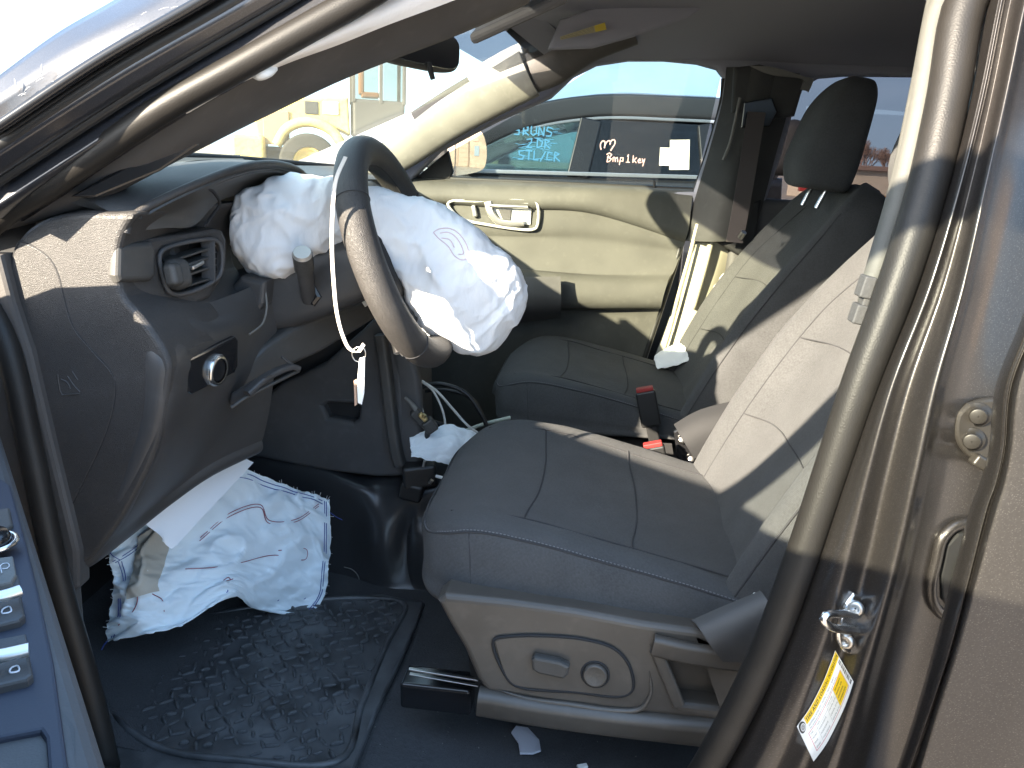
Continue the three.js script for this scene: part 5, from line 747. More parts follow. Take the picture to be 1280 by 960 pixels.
// ================================================================ dashboard
const dash = group('dashboard', car);
{
  const p = (a, z) => a.map(([x, y]) => Z(x, y, z));
  // end of the dashboard towards the open door
  mesh('dash_side', plate(p([[140, 265], [170, 266], [158, 286], [150, 310], [149, 345], [156, 372], [182, 402], [210, 448], [210, 482], [198, 551], [171, 615], [138, 670], [100, 706], [78, 645], [54, 560], [26, 440], [12, 350], [14, 316], [28, 292], [50, 276], [76, 268], [105, 264]], 0.712), v3(0, 0, 1), 0.30, 0.008, [], 5), M.dash, dash);
  const cov = p([[26, 302], [45, 310], [64, 325], [74, 345], [80, 370], [92, 408], [115, 437], [139, 464], [145, 483], [137, 530], [109, 594], [84, 634], [66, 590], [46, 520], [30, 440], [17, 360], [17, 322]], 0.7115);
  mesh('fuse_cover', plate(cov.map((b) => b.clone().add(v3(0, 0, 0.0012))), v3(0, 0, 1), 0.006, 0.0014, [], 5), M.dash, dash, 'dashboard end cover beside the open door');
  mesh('cover_gap', tube(cov.map((b) => b.clone().add(v3(0, 0, -0.0006))), 0.0017, 160, 6, true), M.dark, dash);
  { // moulded airbag mark on the cover
    const zz = 0.7128, ln = (a) => tube(a.map(([x, y]) => Z(x, y, zz)), 0.0011, 8, 5);
    mesh('moulded_mark', [ln([[72, 468], [75, 488], [78, 494]]), ln([[78, 494], [100, 492]]), ln([[84, 470], [94, 484], [100, 490]]), ln([[90, 464], [97, 475]]), ln([[76, 474], [84, 478], [88, 486]])], M.plastic, dash);
  }
  // top pad running forward to the windscreen
  const hood = [[158, 292, 0.705], [162, 278, 0.70], [176, 264, 0.69], [210, 246, 0.66], [255, 226, 0.62], [295, 211, 0.57], [325, 205, 0.51], [352, 206, 0.44], [374, 214, 0.36], [386, 226, 0.31]].map((q) => Z(...q));
  const farTop = [v3(-0.52, 1.168, 0.30), v3(-0.60, 1.175, 0.1), v3(-0.62, 1.172, -0.2), v3(-0.60, 1.165, -0.5), v3(-0.60, 1.15, -0.70)];
  const edgeRow = [...hood.slice(1), ...farTop], K = edgeRow.length;
  const front = edgeRow.map((q, i) => v3(-0.80 - 0.18 * Math.sin(Math.PI * i / (K - 1)), 1.19, q.z * 1.0)), midR = edgeRow.map((q, i) => q.clone().lerp(front[i], 0.4).setY(Math.max(1.175, Math.min(q.y, 1.19) + 0.012)));
  const m1 = edgeRow.map((q, i) => q.clone().lerp(front[i], 0.12).add(v3(0, 0.006, 0)));
  mesh('top_pad', patch([edgeRow, m1, midR, front], 70, 24, 0.012), M.dashTop, dash);
  mesh('top_pad_end', patch([[[178, 274, 0.700], [140, 275, 0.702], [105, 276, 0.702], [76, 281, 0.702], [48, 290, 0.70]], [[180, 263, 0.668], [140, 262, 0.672], [105, 262, 0.674], [76, 267, 0.674], [48, 278, 0.67]], [[205, 244, 0.62], [150, 246, 0.62], [110, 250, 0.62], [80, 256, 0.62], [50, 270, 0.62]], [[230, 215, 0.55], [170, 222, 0.54], [110, 232, 0.53], [60, 247, 0.52], [20, 260, 0.52]]].map((r) => r.map((q) => Z(...q))), 30, 24, 0.004), M.dash, dash);
  mesh('hood_edge', tube(hood, 0.0055, 60, 10), M.dash, dash);
  mesh('top_speaker', plate([[205, 196], [300, 193], [305, 199], [215, 203]].map(([x, y]) => Y(x, y, 1.203)), v3(0, 1, 0), 0.006, 0.001), M.dark, dash);
  // underside of the hood and the instrument face
  const h2 = [[160, 300, 0.70], [170, 294, 0.69], [190, 288, 0.67], [220, 285, 0.64], [252, 281, 0.59], [274, 258, 0.53], [290, 245, 0.49], [320, 238, 0.43], [360, 240, 0.36], [395, 250, 0.29]].map((q) => Z(...q).add(v3(-0.02, 0, 0)));
  mesh('hood_lining', patch([hood, hood.map((q, i) => q.clone().lerp(h2[i], 0.5).add(v3(-0.012, 0, 0))), h2], 50, 16, 0.008), M.plasticGrey, dash);
  mesh('hood_seam', tube([[255, 233, 0.612], [266, 242, 0.575], [272, 256, 0.545], [262, 270, 0.56], [254, 282, 0.59]].map((q) => Z(...q).add(v3(0.004, 0, 0.002))), 0.0022, 24, 6), M.dark, dash);
  mesh('instrument_face', patch([[v3(-0.62, 1.20, 0.6), v3(-0.66, 1.21, 0.38), v3(-0.62, 1.20, 0.12)], [v3(-0.60, 1.06, 0.6), v3(-0.64, 1.05, 0.38), v3(-0.60, 1.06, 0.12)], [v3(-0.57, 0.92, 0.6), v3(-0.60, 0.90, 0.38), v3(-0.57, 0.92, 0.12)]], 16, 16, 0.02), M.trimDark, dash);
  // main mass of the dashboard, ending at the passenger side
  const sec = (z, k = 0) => [v3(-0.60 - k, 1.165, z), v3(-0.56 - k, 1.10, z), v3(-0.575 - k, 1.02, z), v3(-0.57 - k, 0.92, z), v3(-0.62 - k, 0.80, z), v3(-0.70 - k, 0.70, z), v3(-0.92, 0.68, z), v3(-0.95, 1.15, z)];
  mesh('dash_body', sheet((u, v) => splineV([sec(0.06), sec(-0.15), sec(-0.4, 0.01), sec(-0.69, 0.05)].map((r) => { const f = u * 8, i = Math.floor(f) % 8; return r[i].clone().lerp(r[(i + 1) % 8], f - Math.floor(f)); }), v), 40, 20, true, true), M.plastic, dash);
  mesh('dash_core', put(box(0.28, 0.40, 0.62, 0.03), v3(-0.80, 0.97, 0.36)), M.dark, dash);
  mesh('far_vent', put(box(0.03, 0.07, 0.12, 0.015, 3), v3(-0.585, 1.09, -0.58)), M.gloss, dash);
  // lower face under the vent: crease, switch bezel, knee panel, underside
  const q = (a) => a.map((b) => Z(...b));
  const lf = [q([[150, 396, 0.655], [172, 394, 0.665], [200, 389, 0.635], [245, 385, 0.57], [285, 372, 0.50], [330, 350, 0.43]]), q([[160, 410, 0.675], [184, 409, 0.685], [225, 404, 0.63], [262, 400, 0.56], [300, 384, 0.49], [334, 360, 0.43]]),
    q([[180, 448, 0.686], [204, 447, 0.70], [245, 432, 0.62], [280, 415, 0.55], [310, 400, 0.48], [336, 385, 0.43]]), q([[181, 481, 0.686], [205, 480, 0.70], [250, 462, 0.61], [285, 445, 0.54], [312, 425, 0.48], [338, 412, 0.43]]),
    q([[178, 515, 0.686], [202, 512, 0.70], [245, 494, 0.61], [280, 474, 0.545], [306, 455, 0.49], [335, 445, 0.43]]), q([[166, 553, 0.686], [191, 550, 0.70], [232, 532, 0.62], [268, 510, 0.55], [300, 485, 0.49], [335, 470, 0.43]]),
    q([[140, 617, 0.686], [164, 613, 0.698], [205, 592, 0.63], [245, 562, 0.56], [285, 535, 0.50], [330, 510, 0.43]]), q([[106, 670, 0.686], [130, 666, 0.696], [175, 632, 0.635], [225, 596, 0.57], [270, 568, 0.51], [322, 545, 0.43]]),
    q([[78, 708, 0.686], [100, 702, 0.693], [150, 665, 0.635], [205, 622, 0.58], [255, 588, 0.52], [314, 560, 0.43]])];
  lf.push(lf[8].map((b) => b.clone().add(v3(-0.12, -0.01, -0.02))));
  mesh('knee_panel', patch(lf, 60, 90, 0.012), M.plastic, dash);
  mesh('panel_mark', tube([[184, 598, 0.655], [205, 588, 0.625], [214, 570, 0.60]].map((b) => Z(...b).add(v3(0.004, 0, 0))), 0.0016, 16, 5), M.dark, dash);
  // vent
  const VA = v3(-0.597, 1.1, 0.702), VB = v3(-0.545, 1.1, 0.512), VN = v3(0, 1, 0).cross(VA.clone().sub(VB)).normalize(); if (VN.x < 0) VN.negate(); // the vent faces the driver
  const V2 = (x, y, o = 0) => { const d = ray(x, y), P0 = VA.clone().addScaledVector(VN, o), E = v3(...CAM); return E.clone().addScaledVector(d, P0.sub(E).dot(VN) / d.dot(VN)); };
  const hous = [[147, 306], [160, 302], [196, 296], [235, 291], [268, 285], [279, 288], [284, 300], [284, 330], [278, 350], [264, 372], [217, 394], [172, 392], [150, 380], [146, 358]].map(([x, y]) => V2(x, y));
  const opening = [[198, 320], [203, 312], [262, 299], [272, 303], [276, 315], [274, 342], [260, 355], [222, 368], [210, 364], [202, 345]].map(([x, y]) => V2(x, y));
  mesh('vent_housing', plate(hous, VN, 0.07, 0.006, [opening]), M.dash, dash);
  mesh('vent_pad', plate([[148, 308], [158, 304], [192, 302], [197, 310], [197, 345], [190, 352], [150, 354], [147, 345]].map(([x, y]) => V2(x, y, 0.010)), VN, 0.02, 0.008), M.plasticGrey, dash);
  mesh('vent_back', plate(opening.map((b) => b.clone().addScaledVector(VN, -0.035)), VN, 0.01, 0), M.dark, dash);
  mesh('vent_rim', tube(opening.map((b) => b.clone().addScaledVector(VN, 0.002)), 0.0032, 70, 8, true), M.trimDark, dash);
  for (const [a, b, c2, d2] of [[206, 326, 258, 309], [204, 338, 258, 320], [206, 350, 258, 333], [214, 361, 258, 347]]) mesh('vent_slat', bar(V2(a, b, -0.012), V2(c2, d2, -0.012), 0.022, 0.0035, 0.0012), M.plasticGrey, dash);
  mesh('vent_divider', bar(V2(260, 301, -0.004), V2(261, 353, -0.004), 0.02, 0.004, 0.001, v3(0, 0, 1)), M.trimDark, dash);
  mesh('vent_scale', plate([[261, 302], [271, 304], [275, 316], [273, 341], [262, 350]].map(([x, y]) => V2(x, y, -0.006)), v3(1, 0, 0), 0.01, 0.002), M.gloss, dash);
  for (let i = 0; i < 5; i++) mesh('scale_mark', bar(V2(265, 309 + i * 8, -0.0055), V2(270, 307 + i * 8, -0.0055), 0.002, 0.0012, 0.0004), M.trimGrey, dash);
  const kc = V2(222, 342, 0.012);
  mesh('vent_knob', [put(box(0.028, 0.042, 0.034, 0.013, 5), kc, 0, -0.25, 0.25), put(box(0.02, 0.03, 0.02, 0.007, 4), V2(217, 343, 0.022), 0, -0.25, 0.2)], M.plasticGrey, dash);
  mesh('vent_tab', put(box(0.012, 0.006, 0.032, 0.002), V2(244, 331, -0.002), 0.15, 0, 0), M.satin, dash);
  // light switch plate and its ribbed knob
  const sw = [[221, 451], [226, 446], [283, 419], [287, 424], [287, 456], [283, 464], [228, 491], [224, 488]].map(([x, y]) => { const t = (x - 221) / 66; return Z(x, y, 0.668 - t * 0.125).add(v3(0.016, 0, 0.004)); });
  const swn = v3(0, 0, 0).crossVectors(sw[3].clone().sub(sw[0]), sw[7].clone().sub(sw[0])).normalize(); if (swn.x < 0) swn.negate();
  mesh('light_switch_plate', plate(sw, swn, 0.012, 0.003), M.gloss, dash);
  const kb = Z(252, 459, 0.600).add(v3(0.012, 0, 0.004)), knob = []; for (const [r, h] of [[0.0225, 0.0], [0.0225, 0.016], [0.020, 0.019], [0.0172, 0.0185]]) knob.push([r, h]);
  mesh('light_knob', [along(lathe(knob, 60), kb, swn), ...Array.from({ length: 40 }, (_, i) => { const g = box(0.0014, 0.014, 0.0016, 0.0004, 1), a = i / 40 * TW; g.rotateY(-a); g.translate(0.0226 * Math.cos(a), 0.008, 0.0226 * Math.sin(a)); return along(g, kb, swn); })], M.chrome, dash, 'ribbed chrome headlamp knob');
  mesh('knob_face', along(lathe([[0.0004, 0.017], [0.014, 0.0172], [0.0172, 0.0182], [0.0172, 0.0]], 40), kb, swn), M.gloss, dash);
  mesh('switch_button', plate([[226, 454], [235, 449], [237, 476], [228, 481]].map(([x, y]) => { const t = (x - 221) / 66; return Z(x, y, 0.665 - t * 0.13).add(v3(0.013, 0, 0.006)); }), swn, 0.006, 0.0015), M.plastic, dash);
  { const ik = (a) => tube(a.map(([x, y]) => { const t = (x - 221) / 66; return Z(x, y, 0.665 - t * 0.13).addScaledVector(swn, 0.0125).add(v3(0.002, 0, 0.003)); }), 0.0005, 10, 5);
    mesh('switch_mark', [ik([[229, 466], [232, 464], [233, 468], [230, 470], [229, 466]]), ik([[262, 439], [266, 436]]), ik([[261, 443], [266, 440]]), ik([[271, 437], [276, 442]]), ik([[276, 436], [272, 443]]), ik([[272, 452], [275, 449], [276, 453]])], S([0.4, 0.4, 0.4]), dash); }
  // lower trim below the column, bonnet pull and pocket
  mesh('column_strip', plate([[262, 478], [300, 462], [330, 432], [362, 410], [400, 392], [440, 380], [482, 372], [486, 392], [450, 412], [400, 440], [350, 463], [300, 492], [268, 500]].map(([x, y]) => { const t = (x - 262) / 220; return Z(x, y, 0.56 - t * 0.30); }), v3(0.75, 0.1, 0.55), 0.09, 0.010), M.plasticGrey, dash);
  mesh('pocket_step', plate([[292, 412], [318, 398], [330, 380], [332, 352], [300, 345], [286, 362], [290, 385]].map(([x, y]) => Z(x, y, 0.47)), v3(0.8, 0.1, 0.5), 0.05, 0.008), M.plastic, dash);
  mesh('strip_seam', tube([[305, 416, 0.505], [322, 402, 0.475], [327, 382, 0.46], [325, 360, 0.455]].map((b) => Z(...b).add(v3(0.012, 0, 0.008))), 0.0018, 18, 6), M.trimGrey, dash);
  mesh('bonnet_pull', [sweep([[296, 488, 0.555], [320, 468, 0.525], [352, 455, 0.48], [360, 457, 0.47]].map((b) => Z(...b).add(v3(0.02, 0, 0.01))), roundRect(0.009, 0.016, 0.003), v3(0, 1, 0), 16), tube([[340, 446, 0.49], [352, 455, 0.48], [360, 458, 0.47]].map((b) => Z(...b).add(v3(0.02, 0.004, 0.01))), 0.0022, 8)], M.plastic, dash);
  mesh('open_pocket', plate([[288, 492], [318, 474], [336, 470], [320, 485], [296, 506], [286, 506]].map(([x, y]) => Z(x, y, 0.545)), v3(0.6, 0, 0.8), 0.02, 0.004), M.plastic, dash);
  mesh('strip_edge', tube([[286, 508, 0.56], [300, 498, 0.55], [330, 482, 0.52], [370, 462, 0.47]].map((b) => Z(...b).add(v3(0.006, 0, 0.004))), 0.0035, 16, 6), M.plasticGrey, dash);
}
// ---- side panel of the centre stack, and its edge strip
{
  const s = group('centre_stack', car);
  const slot = [[404, 508], [410, 504], [446, 505], [449, 511], [447, 524], [441, 528], [410, 522]].map(([x, y]) => Z(x, y, 0.135));
  mesh('side_panel', plate([[250, 560], [300, 520], [350, 480], [405, 455], [455, 410], [480, 385], [500, 405], [505, 500], [508, 596], [470, 597], [400, 588], [330, 574]].map(([x, y]) => Z(x, y, 0.135)), v3(0, 0, 1), 0.26, 0.010, [slot]), M.trimDark, s);
  mesh('slot_back', plate(slot.map((b) => b.clone().add(v3(0, 0, -0.025))), v3(0, 0, 1), 0.006, 0), M.dark, s);
  mesh('edge_strip', sweep([[476, 418, 0.15], [482, 460, 0.15], [488, 510, 0.15], [495, 560, 0.15], [500, 580, 0.148]].map((b) => Z(...b)), roundRect(0.022, 0.03, 0.006), v3(1, 0, 0), 20), M.plasticGrey, s);
  mesh('edge_strip', sweep([[498, 430, 0.12], [512, 480, 0.12], [514, 540, 0.12], [516, 590, 0.12]].map((b) => Z(...b)), roundRect(0.05, 0.03, 0.012), v3(1, 0, 0), 20), M.trimDark, s);
  mesh('bare_bracket', plate([[444, 366], [452, 360], [462, 366], [470, 372], [462, 380], [456, 384]].map(([x, y]) => Z(x, y, 0.30)), v3(0.5, 0, 1), 0.006, 0.001), M.white, s);
  mesh('stack_core', put(box(0.34, 0.36, 0.20, 0.03), v3(-0.64, 0.82, 0.0)), M.dark, s);
}
// ---- steering column, wheel, blown bag
const WC = v3(-0.325, 1.083, 0.38), WU = v3(-0.367, 0.93, 0).normalize(), WN = v3(0.93, 0.367, 0).normalize();
{
  const col = group('steering_column', car);
  const a = v3(-0.60, 0.975, 0.37), b = WC.clone().addScaledVector(WN, -0.05), ax = b.clone().sub(a).normalize();
  const ring = (p, w, h) => Array.from({ length: 16 }, (_, i) => { const t = i / 16 * TW, c = Math.cos(t), s = Math.sin(t); return p.clone().add(v3(0, 0, w * Math.sign(c) * Math.pow(Math.abs(c), 0.6))).addScaledVector(WU, h * Math.sign(s) * Math.pow(Math.abs(s), 0.6)); });
  mesh('shroud', loft([ring(a, 0.05, 0.05), ring(a.clone().lerp(b, 0.1), 0.066, 0.06), ring(a.clone().lerp(b, 0.6), 0.062, 0.058), ring(b, 0.05, 0.05)], 40, 20), M.plastic, col);
  const sb = Z(386, 374, 0.43), se = Z(378, 318, 0.50);
  mesh('stalk', tube([sb, sb.clone().lerp(se, 0.55), se.clone().lerp(sb, 0.12)], (v) => 0.0115 + 0.0015 * v, 20, 16), M.trimDark, col, 'indicator stalk with an end cap paled for sunlight');
  mesh('stalk_cap', [cyl(se.clone().lerp(sb, 0.3), se.clone(), 0.0150, 0.0150, 30)], M.plasticGrey, col);
  mesh('stalk_end_lit', cyl(se.clone(), se.clone().lerp(sb, -0.05), 0.0146, 0.0125, 30), S([0.42, 0.40, 0.37], { metalness: 0.5, roughness: 0.4 }), col);  // sunlight on the end disc is put into its pale colour
  mesh('stalk_boot', plate([[372, 352], [388, 345], [402, 372], [392, 384], [376, 376]].map(([x, y]) => Z(x, y, 0.44)), v3(0.7, 0.2, 0.7), 0.03, 0.006), M.gloss, col);
}
{
  const w = group('steering_wheel', car, 'leather steering wheel with blown white airbag');
  const R = 0.166, pts = Array.from({ length: 48 }, (_, i) => { const t = i / 48 * TW; return WC.clone().add(v3(0, 0, R * Math.cos(t))).addScaledVector(WU, R * Math.sin(t)); });
  mesh('rim', tube(pts, 0.0245, 140, 18, true), M.leather, w);
  const rad = (t, r, o) => WC.clone().add(v3(0, 0, r * Math.cos(t))).addScaledVector(WU, r * Math.sin(t)).addScaledVector(WN, o);
  for (const t of [0.1, Math.PI - 0.1, -Math.PI / 2 - 0.25, -Math.PI / 2 + 0.25]) mesh('spoke', sweep([rad(t, 0.03, -0.035), rad(t, 0.09, -0.025), rad(t, 0.155, -0.004)], roundRect(0.035, 0.014, 0.005), WN.clone().cross(v3(Math.cos(t), Math.sin(t), 0)), 10), M.plasticGrey, w);
  mesh('hub', along(lathe([[0.001, 0.02], [0.05, 0.02], [0.065, 0.01], [0.07, -0.03], [0.001, -0.04]], 32), WC.clone().addScaledVector(WN, -0.03), WN), M.dark, w);
  for (const t of [0.6, 2.6, -2.2, -0.9]) mesh('rim_seam', tube(Array.from({ length: 13 }, (_, i) => { const a = i / 12 * TW, c = rad(t, R, 0), o = v3(0, 0, Math.cos(t)).addScaledVector(WU, Math.sin(t)); return c.addScaledVector(o, 0.0245 * Math.cos(a)).addScaledVector(WN, 0.0245 * Math.sin(a)); }).slice(0, 12), 0.0009, 40, 5, true), M.seam, w);
  mesh('inner_seam', tube(Array.from({ length: 40 }, (_, i) => rad(i / 40 * TW, R - 0.0238, 0.006)), 0.0009, 120, 5, true), M.seam, w);
  mesh('metal_fitting', [cyl(Z(494, 426, 0.47), Z(497, 440, 0.46), 0.006, 0.007, 10), put(box(0.01, 0.018, 0.012, 0.003), Z(495, 434, 0.47), 0, 0.5, 0.3)], M.steel, w);
  // the bag: two slack lobes joined through the rim
  const st = [[291, 277, 291, 283, 0.435, 0.004], [297, 252, 303, 320, 0.43, 0.042], [320, 238, 324, 346, 0.425, 0.056], [352, 227, 352, 352, 0.42, 0.062], [390, 222, 385, 338, 0.415, 0.058], [424, 226, 426, 306, 0.40, 0.05], [454, 236, 462, 302, 0.385, 0.046], [492, 240, 490, 346, 0.37, 0.05], [531, 250, 512, 386, 0.36, 0.056], [569, 268, 545, 426, 0.35, 0.062], [606, 294, 598, 441, 0.335, 0.058], [640, 326, 638, 418, 0.32, 0.042], [657, 352, 659, 372, 0.31, 0.006]];
  const sd = v3(0.15, 0.28, 0.95).normalize();
  const rings = st.map(([x1, y1, x2, y2, z, d]) => { const a = Z(x1, y1, z), b = Z(x2, y2, z), c = a.clone().lerp(b, 0.5), h = a.clone().sub(b).multiplyScalar(0.5); return Array.from({ length: 14 }, (_, i) => { const t = i / 14 * TW; const cc = Math.cos(t), ss = Math.sin(t); return c.clone().addScaledVector(h, Math.sign(cc) * Math.pow(Math.abs(cc), 0.85)).addScaledVector(sd, d * Math.sign(ss) * Math.pow(Math.abs(ss), 0.8)); }); });
  const bf = rowsFn(rings, true), ridge = (x) => 1 - Math.abs(x);
  const base = sheet(bf, 150, 170, true, true), P = base.attributes.position, N = base.attributes.normal;
  for (let i = 0; i < P.count; i++) { const x = P.getX(i), y = P.getY(i), z = P.getZ(i);
    const wx = x + 0.04 * fbm(x * 9, y * 9, z * 9), wy = y + 0.04 * fbm(x * 9 + 5, y * 9, z * 9);
    const f1 = Math.pow(ridge(1.6 * fbm(wx * 13 + wy * 6, wy * 9 - wx * 5, z * 7, 2)), 4), f2 = Math.pow(ridge(1.8 * fbm(wx * 30 - wy * 12, wy * 24, z * 18, 2)), 3), big = fbm(x * 9, y * 9, z * 9, 2);
    const k = 0.016 * big + 0.006 * (f1 - 0.4) + 0.0032 * (f2 - 0.4); P.setXYZ(i, x + N.getX(i) * k, y + N.getY(i) * k, z + N.getZ(i) * k); }
  base.computeVertexNormals();
  mesh('airbag', base, M.airbag, w, 'white deflated airbag bulging out of the wheel');
  // printed mark on the bag, following the cloth
  const pale = S([0.70, 0.55, 0.60], { roughness: 0.9 }), surf = (px, py) => { const rc = new THREE.Raycaster(v3(...CAM), ray(px, py).normalize()); const m = new THREE.Mesh(base, M.airbag); const h = rc.intersectObject(m); return h.length ? h[0].point.add(v3(0, 0.0008, 0.0012)) : Z(px, py, 0.4); };
  const loop = (a, n) => tube(a.map(([x, y]) => surf(x, y)), 0.0007, n, 4);
  mesh('printed_mark', [loop([[542, 291], [548, 287], [562, 286], [572, 291], [582, 304], [586, 318], [584, 324], [576, 325], [568, 320], [560, 308], [548, 298], [542, 291]], 50), loop([[550, 292], [560, 291], [568, 295], [577, 308], [579, 318], [573, 318]], 30), loop([[552, 298], [562, 300], [568, 310]], 16)], pale, w);
}
// ================================================================ footwell, floor and loose things
{ // black moulded vinyl over the tunnel, dropping to the floor
  const q = (a) => a.map((b) => Z(...b));
  mesh('tunnel_vinyl', patch([
    q([[280, 556, 0.06], [340, 566, 0.06], [400, 576, 0.06], [455, 592, 0.06], [500, 580, 0.05], [560, 575, 0.04], [640, 560, 0.02], [760, 560, 0.0]]),
    q([[280, 568, 0.12], [340, 578, 0.12], [400, 588, 0.12], [452, 606, 0.125], [480, 604, 0.115], [530, 606, 0.115], [610, 590, 0.10], [760, 585, 0.08]]),
    q([[280, 590, 0.135], [340, 596, 0.135], [400, 604, 0.135], [452, 620, 0.145], [478, 632, 0.15], [520, 622, 0.145], [560, 640, 0.13], [760, 620, 0.10]]),
    q([[280, 660, 0.155], [340, 664, 0.155], [400, 668, 0.15], [440, 668, 0.15], [478, 672, 0.175], [510, 672, 0.15], [545, 680, 0.17], [760, 680, 0.12]]),
    q([[280, 720, 0.18], [340, 722, 0.18], [400, 726, 0.18], [440, 728, 0.18], [478, 732, 0.19], [510, 734, 0.185], [550, 740, 0.18], [760, 740, 0.14]]),
    q([[280, 740, 0.21], [340, 744, 0.21], [400, 748, 0.215], [440, 750, 0.22], [478, 752, 0.225], [510, 754, 0.225], [550, 760, 0.22], [760, 760, 0.2]]),
  ], 80, 50, 0.01), M.vinyl, car, 'glossy black moulded floor covering over the tunnel');
  mesh('vinyl_scuff', tube([[430, 709, 0.182], [440, 712, 0.186], [447, 719, 0.188], [449, 725, 0.188]].map((b) => Z(...b)), 0.0012, 12, 5), M.trimGrey, car);
  mesh('carpet', patch([[v3(-0.95, 0.40, 0.72), v3(-0.4, 0.358, 0.73), v3(0.0, 0.358, 0.735), v3(0.3, 0.358, 0.735)], [v3(-0.95, 0.40, 0.45), v3(-0.4, 0.358, 0.45), v3(0.0, 0.357, 0.45), v3(0.3, 0.357, 0.45)], [v3(-0.95, 0.41, 0.18), v3(-0.4, 0.362, 0.18), v3(0.0, 0.36, 0.18), v3(0.3, 0.36, 0.18)]], 30, 20, 0.01), M.carpet, car);
  const R = rng(21), bits = []; for (let i = 0; i < 44; i++) bits.push(put(box(0.0008 + R() * R() * 0.003, 0.0010, 0.0007 + R() * 0.0014, 0.0004, 1), v3(-0.4 + R() * 0.6, 0.3605, 0.5 + R() * 0.22), 0, R() * 6, 0));
  const c = mesh('floor_crumbs', bits, M.trimGrey, null); c.userData.kind = 'stuff'; tag(c, 'small pale crumbs scattered on the dark carpet below the driver seat', 'crumbs');
}
{ // rubber mat with a raised tread pattern
  const m = tag(group('floor_mat'), 'black ribbed rubber mat with tread bars on the driver floor', 'floor mat'); const yb = 0.362;
  const cn = [[96, 815], [300, 752], [478, 742], [530, 752], [512, 800], [470, 890], [438, 975], [300, 985], [110, 985]].map(([x, y]) => Y(x, y, yb + 0.01));
  mesh('mat_base', plate(cn, v3(0, 1, 0), 0.014, 0.004), M.mat, m);
  const rim = [[120, 822], [300, 762], [470, 748], [505, 755], [485, 800], [452, 880], [425, 950], [300, 950], [200, 935], [130, 880]].map(([x, y]) => Y(x, y, yb + 0.012));
  mesh('raised_border', tube(rim, 0.0055, 90, 8, true), M.mat, m);
  const R = rng(14), bars = [], a = Y(120, 840, yb), inside = (p) => { let k = false; for (let i = 0, j = rim.length - 1; i < rim.length; j = i++) { const A = rim[i], B = rim[j]; if ((A.z > p.z) !== (B.z > p.z) && p.x < (B.x - A.x) * (p.z - A.z) / (B.z - A.z) + A.x) k = !k; } return k; };
  for (let j = 0; j < 34; j++) for (let i = 0; i < 38; i++) { const x = -0.86 + i * 0.0185, z = 0.20 + j * 0.0185, p = v3(x + (R() - 0.5) * 0.006, yb + 0.0105, z + (R() - 0.5) * 0.006); if (!inside(p) || R() < 0.16) continue;
    const g = new THREE.SphereGeometry(1, 10, 6).scale(0.0105 * (0.7 + R() * 0.5), 0.0055 * (0.4 + R() * 0.7), 0.0034); bars.push(put(g, p, 0, ((i + j) % 2 ? 0.55 : -0.95) + (R() - 0.5) * 0.6, 0)); }
  mesh('tread_bars', bars, M.mat, m).userData.kind = 'stuff';
  mesh('chalk_mark', [[[91, 836], [92, 842], [97, 845], [100, 841], [98, 834]], [[94, 850], [100, 848], [103, 856]], [[104, 858], [110, 854], [112, 860]]].map((l) => tube(l.map(([x, y]) => Y(x, y, yb + 0.0125)), 0.0009, 12, 5)), M.white, m);
  mesh('dirt_flecks', [[153, 882, 4], [143, 888, 2], [333, 835, 3], [353, 863, 2], [424, 886, 2], [310, 783, 2]].map(([x, y, k]) => put(box(0.0018 * k, 0.0015, 0.0011 * k, 0.0005, 1), Y(x, y, yb + 0.0125), 0, x, 0)), M.trimGrey, m).userData.kind = 'stuff';
}
